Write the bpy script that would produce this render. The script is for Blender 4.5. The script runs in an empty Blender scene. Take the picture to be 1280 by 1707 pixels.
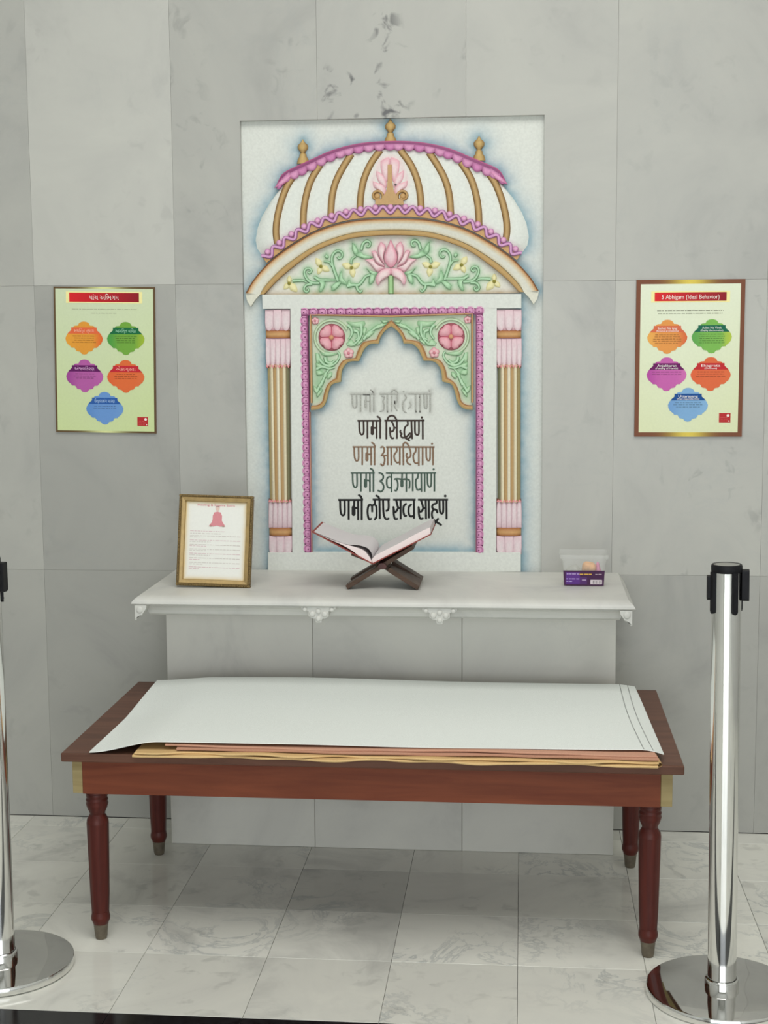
import bpy, bmesh, math, random
import numpy as np
from mathutils import Vector, Matrix
from mathutils.geometry import tessellate_polygon

# ---------------------------------------------------------------- camera
CX, CD, CH = 0.3276, 4.3643, 1.525
FPX, YAW, PITCH, ROLL = 2445.4, 0.0943, 0.125, 0.0066
_cy, _sy = math.cos(YAW), math.sin(YAW)
FW = Vector((-_sy*math.cos(PITCH), _cy*math.cos(PITCH), -math.sin(PITCH)))
_r0 = Vector((_cy, _sy, 0)); _u0 = _r0.cross(FW)
RT = _r0*math.cos(ROLL) - _u0*math.sin(ROLL)
UP = _u0*math.cos(ROLL) + _r0*math.sin(ROLL)
CAMP = Vector((CX, -CD, CH))
sc = bpy.context.scene
C = sc.collection
cam = bpy.data.cameras.new('camera'); camo = bpy.data.objects.new('camera', cam); C.objects.link(camo)
cam.sensor_fit = 'HORIZONTAL'; cam.sensor_width = 36.0; cam.lens = FPX*36.0/1280
cam.clip_start = 0.05
camo.matrix_world = Matrix(((RT.x, UP.x, -FW.x, CAMP.x), (RT.y, UP.y, -FW.y, CAMP.y), (RT.z, UP.z, -FW.z, CAMP.z), (0, 0, 0, 1)))
sc.camera = camo
# ---------------------------------------------------------------- world, lights, exposure
w = bpy.data.worlds.new('world'); sc.world = w; w.use_nodes = True
w.node_tree.nodes['Background'].inputs[0].default_value = (0.88, 0.94, 1.0, 1)
w.node_tree.nodes['Background'].inputs[1].default_value = 0.5
def area(name, loc, target, sx, sy, power, col):
    l = bpy.data.lights.new(name, 'AREA'); l.shape = 'RECTANGLE'; l.size = sx; l.size_y = sy
    l.energy = power; l.color = col
    o = bpy.data.objects.new(name, l); C.objects.link(o); o.location = loc
    o.rotation_euler = (Vector(target)-Vector(loc)).to_track_quat('-Z', 'Y').to_euler()
    return o
area('ceiling_skylight', (0.45, -2.5, 4.05), (0.45, -2.5, 0), 3.2, 2.4, 96, (1.0, 0.99, 0.95))
area('open_front_daylight', (0.5, -7.9, 1.65), (0.5, 0, 1.65), 5.0, 2.9, 142, (0.92, 0.97, 1.0))
sc.view_settings.view_transform = 'Standard'; sc.view_settings.look = 'None'
sc.view_settings.exposure = 0.0; sc.view_settings.gamma = 1.0; sc.view_settings.use_curve_mapping = False

# ---------------------------------------------------------------- helpers
PI = math.pi
rnd = random.Random(5)
def ray(px, py): return FW + RT*((px-640)/FPX) - UP*((py-853.5)/FPX)
def at(px, py, Y=0.0):
    d = ray(px, py); return CAMP + d*((Y-CAMP.y)/d.y)
def W(px, py, Y=0.0):
    p = at(px, py, Y); return (p.x, p.z)
def lin(v):
    v /= 255.0
    return v/12.92 if v <= 0.04045 else ((v+0.055)/1.055)**2.4
def c(r, g, b, e=0.92):
    if e == 0.92:
        y = .3*r+.59*g+.11*b; r, g, b = (x+(y-x)*.16 for x in (r, g, b))
    return tuple(min(0.93, lin(x)/e) for x in (r, g, b))
def mix(a, b, t): return tuple(a[i]*(1-t)+b[i]*t for i in range(3))
def empty(name, loc=(0, 0, 0), rz=0, label=None, cat=None, group=None, kind=None):
    o = bpy.data.objects.new(name, None); C.objects.link(o); o.location = loc; o.rotation_euler = (0, 0, rz)
    o.empty_display_size = 0.05
    return tag(o, label, cat, group, kind)
def tag(o, label=None, cat=None, group=None, kind=None):
    if label: o['label'] = label
    if cat: o['category'] = cat
    if group: o['group'] = group
    if kind: o['kind'] = kind
    return o
class MB:
    def __init__(s): s.v = []; s.f = []; s.c = []
    def grid(s, rows, cols, close=False):
        """rows: list of lists of points, cols the same shape of colours (or one colour)"""
        b = len(s.v); n = len(rows[0]); m = len(rows)
        for i, r in enumerate(rows):
            for j, p in enumerate(r):
                s.v.append(tuple(p)); s.c.append(cols if isinstance(cols, tuple) else cols[i][j])
        for i in range(m-1):
            for j in range(n if close else n-1):
                k = (j+1) % n
                s.f.append((b+i*n+j, b+i*n+k, b+(i+1)*n+k, b+(i+1)*n+j))
        return b
    def poly(s, pts, y0, y1, col, colside=None):
        """extruded outline in the x-z plane from y0 (back) to y1 (front)"""
        ps = [Vector((p[0], p[1], 0)) for p in pts]
        tris = tessellate_polygon([ps]); n = len(pts); b = len(s.v)
        for p in pts: s.v.append((p[0], y1, p[1])); s.c.append(col)
        for p in pts: s.v.append((p[0], y0, p[1])); s.c.append(colside or col)
        for t in tris: s.f.append(tuple(b+i for i in t))
        for i in range(n):
            k = (i+1) % n; s.f.append((b+i, b+k, b+n+k, b+n+i))
    def box(s, x0, x1, y0, y1, z0, z1, col=(1, 1, 1)):
        b = len(s.v)
        for x in (x0, x1):
            for y in (y0, y1):
                for z in (z0, z1): s.v.append((x, y, z)); s.c.append(col)
        for f in ((0, 1, 3, 2), (4, 6, 7, 5), (0, 4, 5, 1), (2, 3, 7, 6), (0, 2, 6, 4), (1, 5, 7, 3)): s.f.append(tuple(b+i for i in f))
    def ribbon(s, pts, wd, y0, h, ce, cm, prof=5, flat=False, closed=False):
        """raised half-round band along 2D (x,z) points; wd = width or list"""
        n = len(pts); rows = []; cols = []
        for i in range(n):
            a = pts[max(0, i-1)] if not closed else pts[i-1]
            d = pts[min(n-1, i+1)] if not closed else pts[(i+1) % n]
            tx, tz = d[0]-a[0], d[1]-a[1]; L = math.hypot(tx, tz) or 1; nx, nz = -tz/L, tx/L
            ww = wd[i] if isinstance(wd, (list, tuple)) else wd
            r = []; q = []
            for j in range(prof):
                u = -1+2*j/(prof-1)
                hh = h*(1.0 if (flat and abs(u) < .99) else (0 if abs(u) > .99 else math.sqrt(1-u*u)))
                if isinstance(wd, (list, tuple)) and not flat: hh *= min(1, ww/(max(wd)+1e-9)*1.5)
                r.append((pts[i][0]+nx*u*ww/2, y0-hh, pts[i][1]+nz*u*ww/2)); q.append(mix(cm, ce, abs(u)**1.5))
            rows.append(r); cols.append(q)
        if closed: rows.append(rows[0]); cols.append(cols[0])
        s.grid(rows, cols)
    def disc(s, cx, cz, r, y0, h, ce, cm, n=12, sz=1.0):
        pts = [(cx+r*math.cos(2*PI*k/n), cz+r*sz*math.sin(2*PI*k/n)) for k in range(n)]
        s.pillow(pts, y0, h, ce, cm)
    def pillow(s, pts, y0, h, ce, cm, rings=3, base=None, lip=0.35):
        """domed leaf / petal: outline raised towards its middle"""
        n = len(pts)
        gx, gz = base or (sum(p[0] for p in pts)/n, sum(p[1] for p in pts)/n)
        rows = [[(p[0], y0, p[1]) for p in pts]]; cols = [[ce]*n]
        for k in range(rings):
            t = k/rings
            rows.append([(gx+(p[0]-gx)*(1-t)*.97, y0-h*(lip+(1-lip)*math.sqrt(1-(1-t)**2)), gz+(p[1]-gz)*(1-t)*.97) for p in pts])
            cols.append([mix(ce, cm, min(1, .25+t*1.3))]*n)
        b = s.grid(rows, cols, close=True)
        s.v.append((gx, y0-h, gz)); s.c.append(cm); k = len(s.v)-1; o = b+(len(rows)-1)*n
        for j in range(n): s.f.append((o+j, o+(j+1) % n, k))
    def lathe(s, prof, cx, cy, n=32, col=(1, 1, 1), cap=True, z0=0.0, tw=None):
        rows = []
        for (r, z) in prof: rows.append([(cx+r*math.cos(2*PI*k/n), cy+r*math.sin(2*PI*k/n), z0+z) for k in range(n)])
        b = s.grid(rows, col, close=True)
        if cap:
            s.f.append(tuple(b+j for j in range(n))); o = b+(len(rows)-1)*n; s.f.append(tuple(o+j for j in range(n)))
    def build(s, name, mat, parent=None, smooth=False, bevel=0, seg=2, origin=None):
        me = bpy.data.meshes.new(name)
        v = s.v
        if origin: v = [(p[0]-origin[0], p[1]-origin[1], p[2]-origin[2]) for p in v]
        me.from_pydata(v, [], s.f)
        a = me.color_attributes.new('Col', 'FLOAT_COLOR', 'POINT')
        arr = np.ones((len(s.v), 4), np.float32); arr[:, :3] = np.array(s.c, np.float32); a.data.foreach_set('color', arr.ravel())
        bm = bmesh.new(); bm.from_mesh(me); bmesh.ops.recalc_face_normals(bm, faces=bm.faces)
        bm.to_mesh(me); bm.free()
        me.materials.append(mat)
        if smooth:
            me.polygons.foreach_set('use_smooth', [True]*len(me.polygons)); me.set_sharp_from_angle(angle=math.radians(40))
        o = bpy.data.objects.new(name, me); C.objects.link(o)
        if origin: o.location = origin
        if parent: o.parent = parent
        if bevel:
            m = o.modifiers.new('bevel', 'BEVEL'); m.width = bevel; m.segments = seg; m.limit_method = 'ANGLE'; m.angle_limit = 0.6
        return o
def crv(pts, n):
    """Catmull-Rom resample, even arc length"""
    P = [np.array(p, float) for p in pts]; P = [2*P[0]-P[1]] + P + [2*P[-1]-P[-2]]
    out = []
    for i in range(1, len(P)-2):
        for t in np.linspace(0, 1, 12, endpoint=False):
            a, b, d, e = P[i-1], P[i], P[i+1], P[i+2]
            out.append(.5*((2*b)+(-a+d)*t+(2*a-5*b+4*d-e)*t*t+(-a+3*b-3*d+e)*t**3))
    out.append(P[-2]); out = np.array(out)
    s = np.r_[0, np.cumsum(np.hypot(*np.diff(out, axis=0).T))]
    q = np.linspace(0, s[-1], n)
    return [(float(np.interp(t, s, out[:, 0])), float(np.interp(t, s, out[:, 1]))) for t in q]
def dist(P, lines):
    P = np.asarray(P, float); D = np.full(len(P), 9.0)
    for L in lines:
        L = np.asarray(L, float)
        if len(L) == 1: D = np.minimum(D, np.hypot(*(P-L[0]).T)); continue
        for a, b in zip(L[:-1], L[1:]):
            d = b-a; t = np.clip(((P-a)@d)/(d@d+1e-12), 0, 1)
            D = np.minimum(D, np.hypot(*(P-a-t[:, None]*d).T))
    return D
def vnoise(P, s, seed=0):
    """smooth value noise 0..1 for airbrushed paint"""
    q = P*s+100+seed*17.3; i = np.floor(q).astype(int); f = q-i; f = f*f*(3-2*f)
    def h(a, b): 
        v = np.sin(a*127.1+b*311.7+seed*3.1)*43758.5453; return v-np.floor(v)
    x, y = i[:, 0], i[:, 1]
    return (h(x, y)*(1-f[:, 0])+h(x+1, y)*f[:, 0])*(1-f[:, 1])+(h(x, y+1)*(1-f[:, 0])+h(x+1, y+1)*f[:, 0])*f[:, 1]
def paint(P, base, layers):
    P = np.asarray(P, float); col = np.tile(np.array(base, float), (len(P), 1))
    for lines, cc, k, sig in layers:
        a = k*np.exp(-(dist(P, lines)/sig)**1.4)*(.75+.5*vnoise(P, 60, 1))
        a = np.clip(a, 0, 1)[:, None]; col = col*(1-a)+np.array(cc)*a
    return col

# ---------------------------------------------------------------- materials
def mat(name): 
    m = bpy.data.materials.new(name); m.use_nodes = True; nt = m.node_tree
    return m, nt, nt.nodes['Principled BSDF']
def N(nt, t, **k):
    n = nt.nodes.new(t)
    for a, b in k.items():
        if a.startswith('i_'): n.inputs[a[2:].replace('_', ' ')].default_value = b
        else: setattr(n, a, b)
    return n
def ramp(nt, stops):
    r = nt.nodes.new('ShaderNodeValToRGB'); e = r.color_ramp.elements
    while len(e) < len(stops): e.new(0.5)
    for x, (p, col) in zip(e, stops): x.position = p; x.color = (*col, 1) if len(col) == 3 else col
    return r
def mixc(nt, typ, fac, a, b):
    m = nt.nodes.new('ShaderNodeMix'); m.data_type = 'RGBA'; m.blend_type = typ
    def put(i, v):
        if hasattr(v, 'is_output') or isinstance(v, bpy.types.NodeSocket): nt.links.new(v, m.inputs[i])
        else: m.inputs[i].default_value = v if i == 0 else (*v, 1)
    put(0, fac); put(6, a); put(7, b)
    return m.outputs[2]
def simple(name, col, rough=.5, metal=0.0, noise=0, nscale=40, spec=.5, bump=0):
    m, nt, b = mat(name); b.inputs['Roughness'].default_value = rough; b.inputs['Metallic'].default_value = metal
    b.inputs['Specular IOR Level'].default_value = spec
    tc = N(nt, 'ShaderNodeTexCoord'); no = N(nt, 'ShaderNodeTexNoise', i_Scale=nscale, i_Detail=4.0)
    nt.links.new(tc.outputs['Object'], no.inputs['Vector'])
    lo = tuple(max(0, x*(1-noise)) for x in col); hi = tuple(min(1, x*(1+noise)) for x in col)
    r = ramp(nt, [(.3, lo), (.7, hi)]); nt.links.new(no.outputs['Fac'], r.inputs['Fac']); nt.links.new(r.outputs['Color'], b.inputs['Base Color'])
    if bump:
        bp = N(nt, 'ShaderNodeBump', i_Strength=bump, i_Distance=.002); nt.links.new(no.outputs['Fac'], bp.inputs['Height']); nt.links.new(bp.outputs['Normal'], b.inputs['Normal'])
    return m
def marble(name, rough, vein, tint=(1, 1, 1), vs=2.0, spec=.5, useobj=True, rand=True, cl0=.80):
    """cloudy greenish-white marble: tone and spottiness come from each slab's own object colour"""
    m, nt, b = mat(name); L = nt.links.new
    geo = N(nt, 'ShaderNodeNewGeometry'); oi = N(nt, 'ShaderNodeObjectInfo')
    add = N(nt, 'ShaderNodeVectorMath', operation='MULTIPLY_ADD'); add.inputs[1].default_value = (1, 1, 1)
    sc1 = N(nt, 'ShaderNodeVectorMath', operation='SCALE'); sc1.inputs[0].default_value = (9.1, 5.3, 7.7)
    L(oi.outputs['Random'], sc1.inputs['Scale']) if rand else sc1.inputs['Scale'].__setattr__('default_value', 0.3)
    L(geo.outputs['Position'], add.inputs[0]); L(sc1.outputs[0], add.inputs[2])
    n1 = N(nt, 'ShaderNodeTexNoise', i_Scale=vs, i_Detail=6.0, i_Roughness=.6, i_Distortion=1.2); L(add.outputs[0], n1.inputs['Vector'])
    cl = ramp(nt, [(.25, (cl0, cl0, cl0*1.01)), (.45, (.96, .96, .955)), (.72, (1.06, 1.06, 1.04))]); L(n1.outputs['Fac'], cl.inputs['Fac'])
    # veins
    n2 = N(nt, 'ShaderNodeTexNoise', i_Scale=vs*1.3, i_Detail=8.0, i_Roughness=.65, i_Distortion=2.2); L(add.outputs[0], n2.inputs['Vector'])
    vr = ramp(nt, [(.46, (0, 0, 0)), (.495, (1, 1, 1)), (.53, (0, 0, 0))]); L(n2.outputs['Fac'], vr.inputs['Fac'])
    n4 = N(nt, 'ShaderNodeTexNoise', i_Scale=vs*.9, i_Detail=2.0); L(add.outputs[0], n4.inputs['Vector'])
    vm = ramp(nt, [(.48, (0, 0, 0)), (.68, (1, 1, 1))]); L(n4.outputs['Fac'], vm.inputs['Fac'])
    mul = N(nt, 'ShaderNodeMath', operation='MULTIPLY'); L(vr.outputs['Color'], mul.inputs[0]); L(vm.outputs['Color'], mul.inputs[1])
    mul2 = N(nt, 'ShaderNodeMath', operation='MULTIPLY'); L(mul.outputs[0], mul2.inputs[0]); mul2.inputs[1].default_value = vein
    base = mixc(nt, 'MULTIPLY', 1.0, cl.outputs['Color'], oi.outputs['Color'] if useobj else tint)
    if useobj: base = mixc(nt, 'MULTIPLY', 1.0, base, tint)
    col = mixc(nt, 'MIX', mul2.outputs[0], base, (.30, .33, .34))
    # dark mineral spots where the slab's alpha is below one
    n3 = N(nt, 'ShaderNodeTexNoise', i_Scale=19.0, i_Detail=3.0, i_Distortion=.6); L(add.outputs[0], n3.inputs['Vector'])
    n5 = N(nt, 'ShaderNodeTexNoise', i_Scale=4.5, i_Detail=1.0); L(add.outputs[0], n5.inputs['Vector'])
    sp = ramp(nt, [(.57, (0, 0, 0)), (.68, (1, 1, 1))]); L(n3.outputs['Fac'], sp.inputs['Fac'])
    s5 = ramp(nt, [(.47, (0, 0, 0)), (.60, (1, 1, 1))]); L(n5.outputs['Fac'], s5.inputs['Fac'])
    inv = N(nt, 'ShaderNodeMath', operation='SUBTRACT'); inv.inputs[0].default_value = 1.0; L(oi.outputs['Alpha'], inv.inputs[1])
    m1 = N(nt, 'ShaderNodeMath', operation='MULTIPLY'); L(sp.outputs['Color'], m1.inputs[0]); L(inv.outputs[0], m1.inputs[1])
    m2 = N(nt, 'ShaderNodeMath', operation='MULTIPLY'); L(m1.outputs[0], m2.inputs[0]); L(s5.outputs['Color'], m2.inputs[1])
    col = mixc(nt, 'MIX', m2.outputs[0] if useobj else 0.0, col, (.12, .12, .12))
    L(col, b.inputs['Base Color']); b.inputs['Roughness'].default_value = rough; b.inputs['Specular IOR Level'].default_value = spec
    fb = N(nt, 'ShaderNodeTexNoise', i_Scale=260.0, i_Detail=2.0); L(geo.outputs['Position'], fb.inputs['Vector'])
    bp = N(nt, 'ShaderNodeBump', i_Strength=.04, i_Distance=.001); L(fb.outputs['Fac'], bp.inputs['Height']); L(bp.outputs['Normal'], b.inputs['Normal'])
    return m
def painted(name, rough=.55, grain=.06, spec=.35, bump=.1, gs=150.0):
    """colours laid on as paint or print: read from the vertices"""
    m, nt, b = mat(name); L = nt.links.new
    at_ = N(nt, 'ShaderNodeAttribute', attribute_name='Col'); geo = N(nt, 'ShaderNodeNewGeometry')
    no = N(nt, 'ShaderNodeTexNoise', i_Scale=gs, i_Detail=3.0); L(geo.outputs['Position'], no.inputs['Vector'])
    r = ramp(nt, [(.3, (1-grain,)*3), (.7, (1+grain,)*3)]); L(no.outputs['Fac'], r.inputs['Fac'])
    L(mixc(nt, 'MULTIPLY', 1.0, at_.outputs['Color'], r.outputs['Color']), b.inputs['Base Color'])
    b.inputs['Roughness'].default_value = rough; b.inputs['Specular IOR Level'].default_value = spec
    if bump:
        bp = N(nt, 'ShaderNodeBump', i_Strength=bump, i_Distance=.001); L(no.outputs['Fac'], bp.inputs['Height']); L(bp.outputs['Normal'], b.inputs['Normal'])
    return m
def wood(name, dark, light, rough=.38, axis=0, scale=1.0):
    m, nt, b = mat(name); L = nt.links.new
    tc = N(nt, 'ShaderNodeTexCoord'); mp = N(nt, 'ShaderNodeMapping')
    s = [14*scale]*3; s[axis] = 1.2*scale; mp.inputs['Scale'].default_value = s
    L(tc.outputs['Object'], mp.inputs['Vector'])
    no = N(nt, 'ShaderNodeTexNoise', i_Scale=2.2, i_Detail=7.0, i_Roughness=.6, i_Distortion=.7); L(mp.outputs[0], no.inputs['Vector'])
    r = ramp(nt, [(.3, dark), (.55, mix(dark, light, .6)), (.75, light)]); L(no.outputs['Fac'], r.inputs['Fac'])
    L(r.outputs['Color'], b.inputs['Base Color']); b.inputs['Roughness'].default_value = rough; b.inputs['Specular IOR Level'].default_value = .25
    bp = N(nt, 'ShaderNodeBump', i_Strength=.12, i_Distance=.001); L(no.outputs['Fac'], bp.inputs['Height']); L(bp.outputs['Normal'], b.inputs['Normal'])
    return m
M_WALL = marble('wall_marble', .38, .10, (1, 1, .975), vs=2.0, cl0=.78)
M_FLOOR = marble('floor_marble', .12, .6, (1, 1, .965), vs=2.6, cl0=.66)
M_WHITE = marble('white_carved_marble', .45, .08, (1, 1, .985), vs=3.0)
M_GRAN = simple('black_granite', (.012, .012, .013), .12, 0, .5, 60)
M_ROOM = simple('room_plaster', (.56, .56, .54), .8, 0, .05, 3)
M_CEIL = simple('ceiling_plaster', (.70, .70, .68), .8, 0, .04, 3)
M_PAINT = painted('painted_marble', .55, .05)
M_PRINT = painted('printed_sheet', .5, .02, .2, 0)
M_PAPER = painted('paper', .7, .015, .3, 0)
M_CLOTHP = painted('dyed_cloth', .9, .10, .1, .5, 700.0)
M_INK = painted('incised_paint', .6, .25, .3, .2, 400.0)
M_TOPW = wood('table_top_wood', (.085, .038, .025), (.17, .078, .05), .45, 0)
M_APR = wood('apron_wood', (.145, .034, .016), (.25, .068, .030), .42, 0)
M_LEGW = wood('leg_wood', (.050, .010, .008), (.125, .024, .016), .4, 2)
M_PALEW = wood('pale_end_wood', (.30, .23, .10), (.45, .36, .18), .5, 0)
M_STEEL = simple('polished_steel', (.82, .82, .80), .09, 1.0, .03, 20)
M_STEEL2 = simple('mirror_steel', (.72, .71, .69), .045, 1.0, .02, 20)
M_BLACK = simple('black_plastic', (.008, .008, .010), .5, 0, .2, 60, .2)
M_GREY = simple('grey_cap', (.22, .225, .22), .3, 0, .05, 60)
M_FOOT = simple('leg_tip', (.16, .135, .10), .45, .5, .2, 60)
M_STANDW = wood('book_stand_wood', (.05, .032, .022), (.13, .075, .05), .5, 0, 3)
M_GOLD = simple('gold_frame', (.42, .29, .12), .42, .35, .15, 60)
M_ROPE = simple('dark_gold_rope', (.20, .135, .05), .45, .4, .5, 400)

# ---------------------------------------------------------------- room shell
RX0, RX1, RY0, CZ = -3.314, 3.203, -8.0, 4.2
SL, ROW = .4345, .868
# back wall: a backing, and marble slabs set on it
NX0, NX1, NZ0, NZ1 = -.5034, .3872, .789, 2.131
mb = MB(); mb.box(RX0-.1, RX1+.1, .022, .14, 0, CZ, (1, 1, 1))
wall = tag(mb.build('wall_back', M_ROOM), kind='structure')
shade = {(-1, 1): (.50, .505, .475, 1), (-2, 1): (.53, .53, .49, 1)}
def tone(ci, ri):  # per-slab tone; rows also carry some of the light's fall-off down the wall
    # (column from x=-.708 rightwards = 0, row from the floor)
    T = {(-2, 0): .51, (-1, 0): .46, (0, 0): .47, (1, 0): .5, (2, 0): .5, (3, 0): .49, (4, 0): .48,
         (-2, 1): .555, (-1, 1): .475, (0, 1): .53, (2, 1): .555, (3, 1): .56, (4, 1): .55,
         (-2, 2): .54, (-1, 2): .64, (0, 2): .52, (1, 2): .53, (2, 2): .545, (3, 2): .535, (4, 2): .52}
    return T.get((ci, ri), .53+rnd.uniform(-.03, .03))
G = .0002
rows = [(0.002, .789), (.789, 1.657), (1.657, 2.525), (2.525, 3.393), (3.393, CZ)]
ncol = int(round((RX1-RX0)/SL))
for k in range(ncol):
    x0 = -.708+SL*(k-6)
    for ri, (z0, z1) in enumerate(rows):
        a0, a1, b0, b1 = x0+G, x0+SL-G, z0+G, z1-G
        ci = k-6
        P = [(a0, b0), (a1, b0), (a1, b1), (a0, b1)]
        hx0, hx1, hz0, hz1 = max(a0, NX0), min(a1, NX1), max(b0, NZ0), min(b1, NZ1)
        if hx1 > hx0 and hz1 > hz0:
            fullw = hx0 <= a0 and hx1 >= a1
            fullh = hz0 <= b0+.002 and hz1 >= b1-.002
            if fullw and fullh: continue
            if fullh: P = [(a0, b0), (hx0, b0), (hx0, b1), (a0, b1)] if hx0 > a0 else [(hx1, b0), (a1, b0), (a1, b1), (hx1, b1)]
            elif fullw: P = [(a0, hz1), (a1, hz1), (a1, b1), (a0, b1)]
            elif hx0 > a0: P = [(a0, b0), (hx0, b0), (hx0, hz1), (a1, hz1), (a1, b1), (a0, b1)]
            else: P = [(hx1, b0), (a1, b0), (a1, b1), (a0, b1), (a0, hz1), (hx1, hz1)]
        mb = MB(); mb.poly(P, .021, 0.0, (1, 1, 1))
        o = mb.build('marble_slab', M_WALL, wall, bevel=.0003, seg=1)
        t = tone(ci, ri); al = {(1, 2): .0, (0, 2): .75, (4, 1): .8, (3, 1): .55}.get((ci, ri), .9)
        t *= .81; o.color = (t*1.005, t, t*.955, al)
# floor: backing with square marble tiles, a dark granite strip in front of them
mb = MB(); mb.box(RX0-.1, RX1+.1, RY0-.1, .14, -.12, -.012, (1, 1, 1))
floor = tag(mb.build('floor', M_ROOM), kind='structure')
FT = {(-2, 1): .54, (-1, 2): .43, (-2, 2): .50, (-1, 1): .58, (0, 1): .60, (1, 1): .61, (-2, 3): .60, (-1, 3): .58, (0, 3): .58, (1, 3): .60, (2, 3): .60,
      (0, 2): .53, (1, 2): .56, (-3, 1): .52, (-3, 2): .55, (-3, 3): .60, (-4, 2): .54, (-4, 1): .5, (2, 2): .57, (2, 1): .55}
yr = [0.0, -.09, -.39, -.69, -.985, -1.303]
for i in range(-8, 9):
    x0 = .0186+.305*i
    for j in range(5):
        mb = MB(); mb.box(x0+.0005, x0+.3045, yr[j+1]+.0005, yr[j]-.0005, -.012, 0)
        o = mb.build('floor_tile', M_FLOOR, floor, bevel=.0005, seg=1)
        t = FT.get((i, j), .54+rnd.uniform(-.03, .03)); t *= 1.33; o.color = (t*1.005, t, t*.955, .8)
    mb = MB(); mb.box(x0+.0005, x0+.3045, -1.52, -1.304, -.012, 0)
    mb.build('granite_strip', M_GRAN, floor, bevel=.0005, seg=1)
for (x0, x1, y0, y1) in ((RX0, RX1, RY0, -1.521), (RX0, -2.422, -1.52, 0), (2.7642, RX1, -1.52, 0)):
    mb = MB(); mb.box(x0, x1, y0, y1, -.012, 0); o = mb.build('paving', M_FLOOR, floor); o.color = (.68, .68, .65, .9)
for nm, b in (('wall_left', (RX0-.1, RX0, RY0, .02, 0, CZ)), ('wall_right', (RX1, RX1+.1, RY0, .02, 0, CZ))):
    mb = MB(); mb.box(*b); tag(mb.build(nm, M_ROOM), kind='structure')
mb = MB()
for b in ((RX0-.1, -2.0, RY0-.1, RY0, 0, CZ), (3.0, RX1+.1, RY0-.1, RY0, 0, CZ), (-2.0, 3.0, RY0-.1, RY0, 3.1, CZ)): mb.box(*b)
tag(mb.build('wall_front', M_ROOM), kind='structure')
mb = MB(); mb.box(RX0-.1, RX1+.1, RY0-.1, .14, CZ, CZ+.1); tag(mb.build('ceiling', M_CEIL), kind='structure')

# ---------------------------------------------------------------- carved and painted altar panel
GOLD, GOLDD, BROWN = c(190, 152, 92), c(140, 100, 48), c(118, 68, 28)
MAG, MAGD, MAGL = c(192, 108, 160), c(140, 62, 112), c(216, 146, 188)
PINK, PINKD = c(226, 196, 200), c(228, 120, 150)
GRN, GRNL, GRND = c(140, 188, 140), c(176, 212, 172), c(80, 132, 84)
WHT = c(208, 211, 203)
BLUE = c(126, 160, 172)
XM = at(650.8, 380).x
k1 = lambda X, Y: W(390+X/4.571, 180+Y/4.571)
k3 = lambda X, Y: W(420+X/5.333, 480+Y/5.333)
kG = lambda X, Y: W(465+X/13.47, 395+Y/13.47)
kH = lambda X, Y: W(550+X/12.8, 385+Y/12.8)
kL = lambda X, Y: W(600+X/11.64, 385+Y/11.64)
kP = lambda X, Y: W(600+X/11.64, 240+Y/11.64)
kS = lambda X, Y: W(515+X/9.143, 520+Y/9.143)
kT = lambda X, Y: W(515+X/17.07, 590+Y/17.07)
def cv(k, *p): return [k(*q) for q in p]
def mir(p, ax=None): return [(2*(XM if ax is None else ax)-x, z) for x, z in p]
def sym(left, n):
    """left half traced from the outside to the axis, then mirrored"""
    h = [(min(x, XM), z) for x, z in left]; h[-1] = (XM, h[-1][1])
    return crv(h+mir(h)[::-1][1:], n)
S_OUT = cv(k1, (315, 600), (370, 500), (480, 440), (600, 385), (720, 330), (850, 290), (1000, 262), (1190, 250))
S_LOW = cv(k1, (345, 612), (400, 552), (490, 512), (620, 455), (700, 415), (800, 375), (900, 345), (1050, 322), (1190, 314))
Z_TOP = cv(k1, (215, 1130), (300, 1060), (400, 985), (500, 920), (600, 870), (700, 835), (800, 800), (900, 780), (1050, 757), (1190, 752))
Z_BOT = cv(k1, (248, 1180), (350, 1098), (450, 1028), (600, 942), (750, 885), (900, 850), (1050, 834), (1190, 830))
A_OUT = cv(k1, (90, 1412), (150, 1310), (250, 1195), (350, 1110), (450, 1040), (600, 953), (750, 897), (900, 862), (1050, 847), (1190, 843))
A_IN = cv(k1, (200, 1420), (250, 1345), (350, 1240), (450, 1160), (600, 1062), (750, 997), (900, 955), (1050, 936), (1190, 930))
A_GL = cv(k1, (232, 1420), (330, 1315), (450, 1212), (600, 1103), (750, 1035), (900, 992), (1050, 975), (1190, 969))
s_out, s_low, z_top, z_bot = sym(S_OUT, 121), sym(S_LOW, 121), sym(Z_TOP, 121), sym(Z_BOT, 121)
a_out, a_in, a_gl = sym(A_OUT, 141), sym(A_IN, 141), sym(A_GL, 141)
bul = lambda v: float(np.interp(v, [0, .115, .25, .44, .6, .81, 1], [0, .62, .93, 1, .88, .52, 0]))
def dome_pt(u, v):
    i = u*120; a = int(min(119, i)); t = i-a
    B = [z_top[a][k]*(1-t)+z_top[a+1][k]*t for k in (0, 1)]; T = [s_low[a][k]*(1-t)+s_low[a+1][k]*t for k in (0, 1)]
    q = 2*u-1
    return (B[0]*(1-v)+T[0]*v+q*abs(q)**.6*bul(v)*.0385, B[1]*(1-v)+T[1]*v)
dome_edge = [dome_pt(0, v) for v in np.linspace(0, 1, 14)]
FIN = [(0, 3), (15, 12), (27, 20), (36, 33), (50, 42), (72, 40), (90, 24), (105, 17), (113, 27), (135, 30), (142, 38), (158, 44), (185, 50)]
fins = [(k1(518, 235), 1.0), (k1(1187, 78), .98)]; fins.append(((2*XM-fins[0][0][0], fins[0][0][1]), 1.0))
px_m = .00174
def fin_outline(o, s):
    return [(o[0]-h/4.571*px_m*s, o[1]-d/4.571*px_m*s) for d, h in FIN], [(o[0]+h/4.571*px_m*s, o[1]-d/4.571*px_m*s) for d, h in FIN]
BK, SH = .018, -.002
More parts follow.
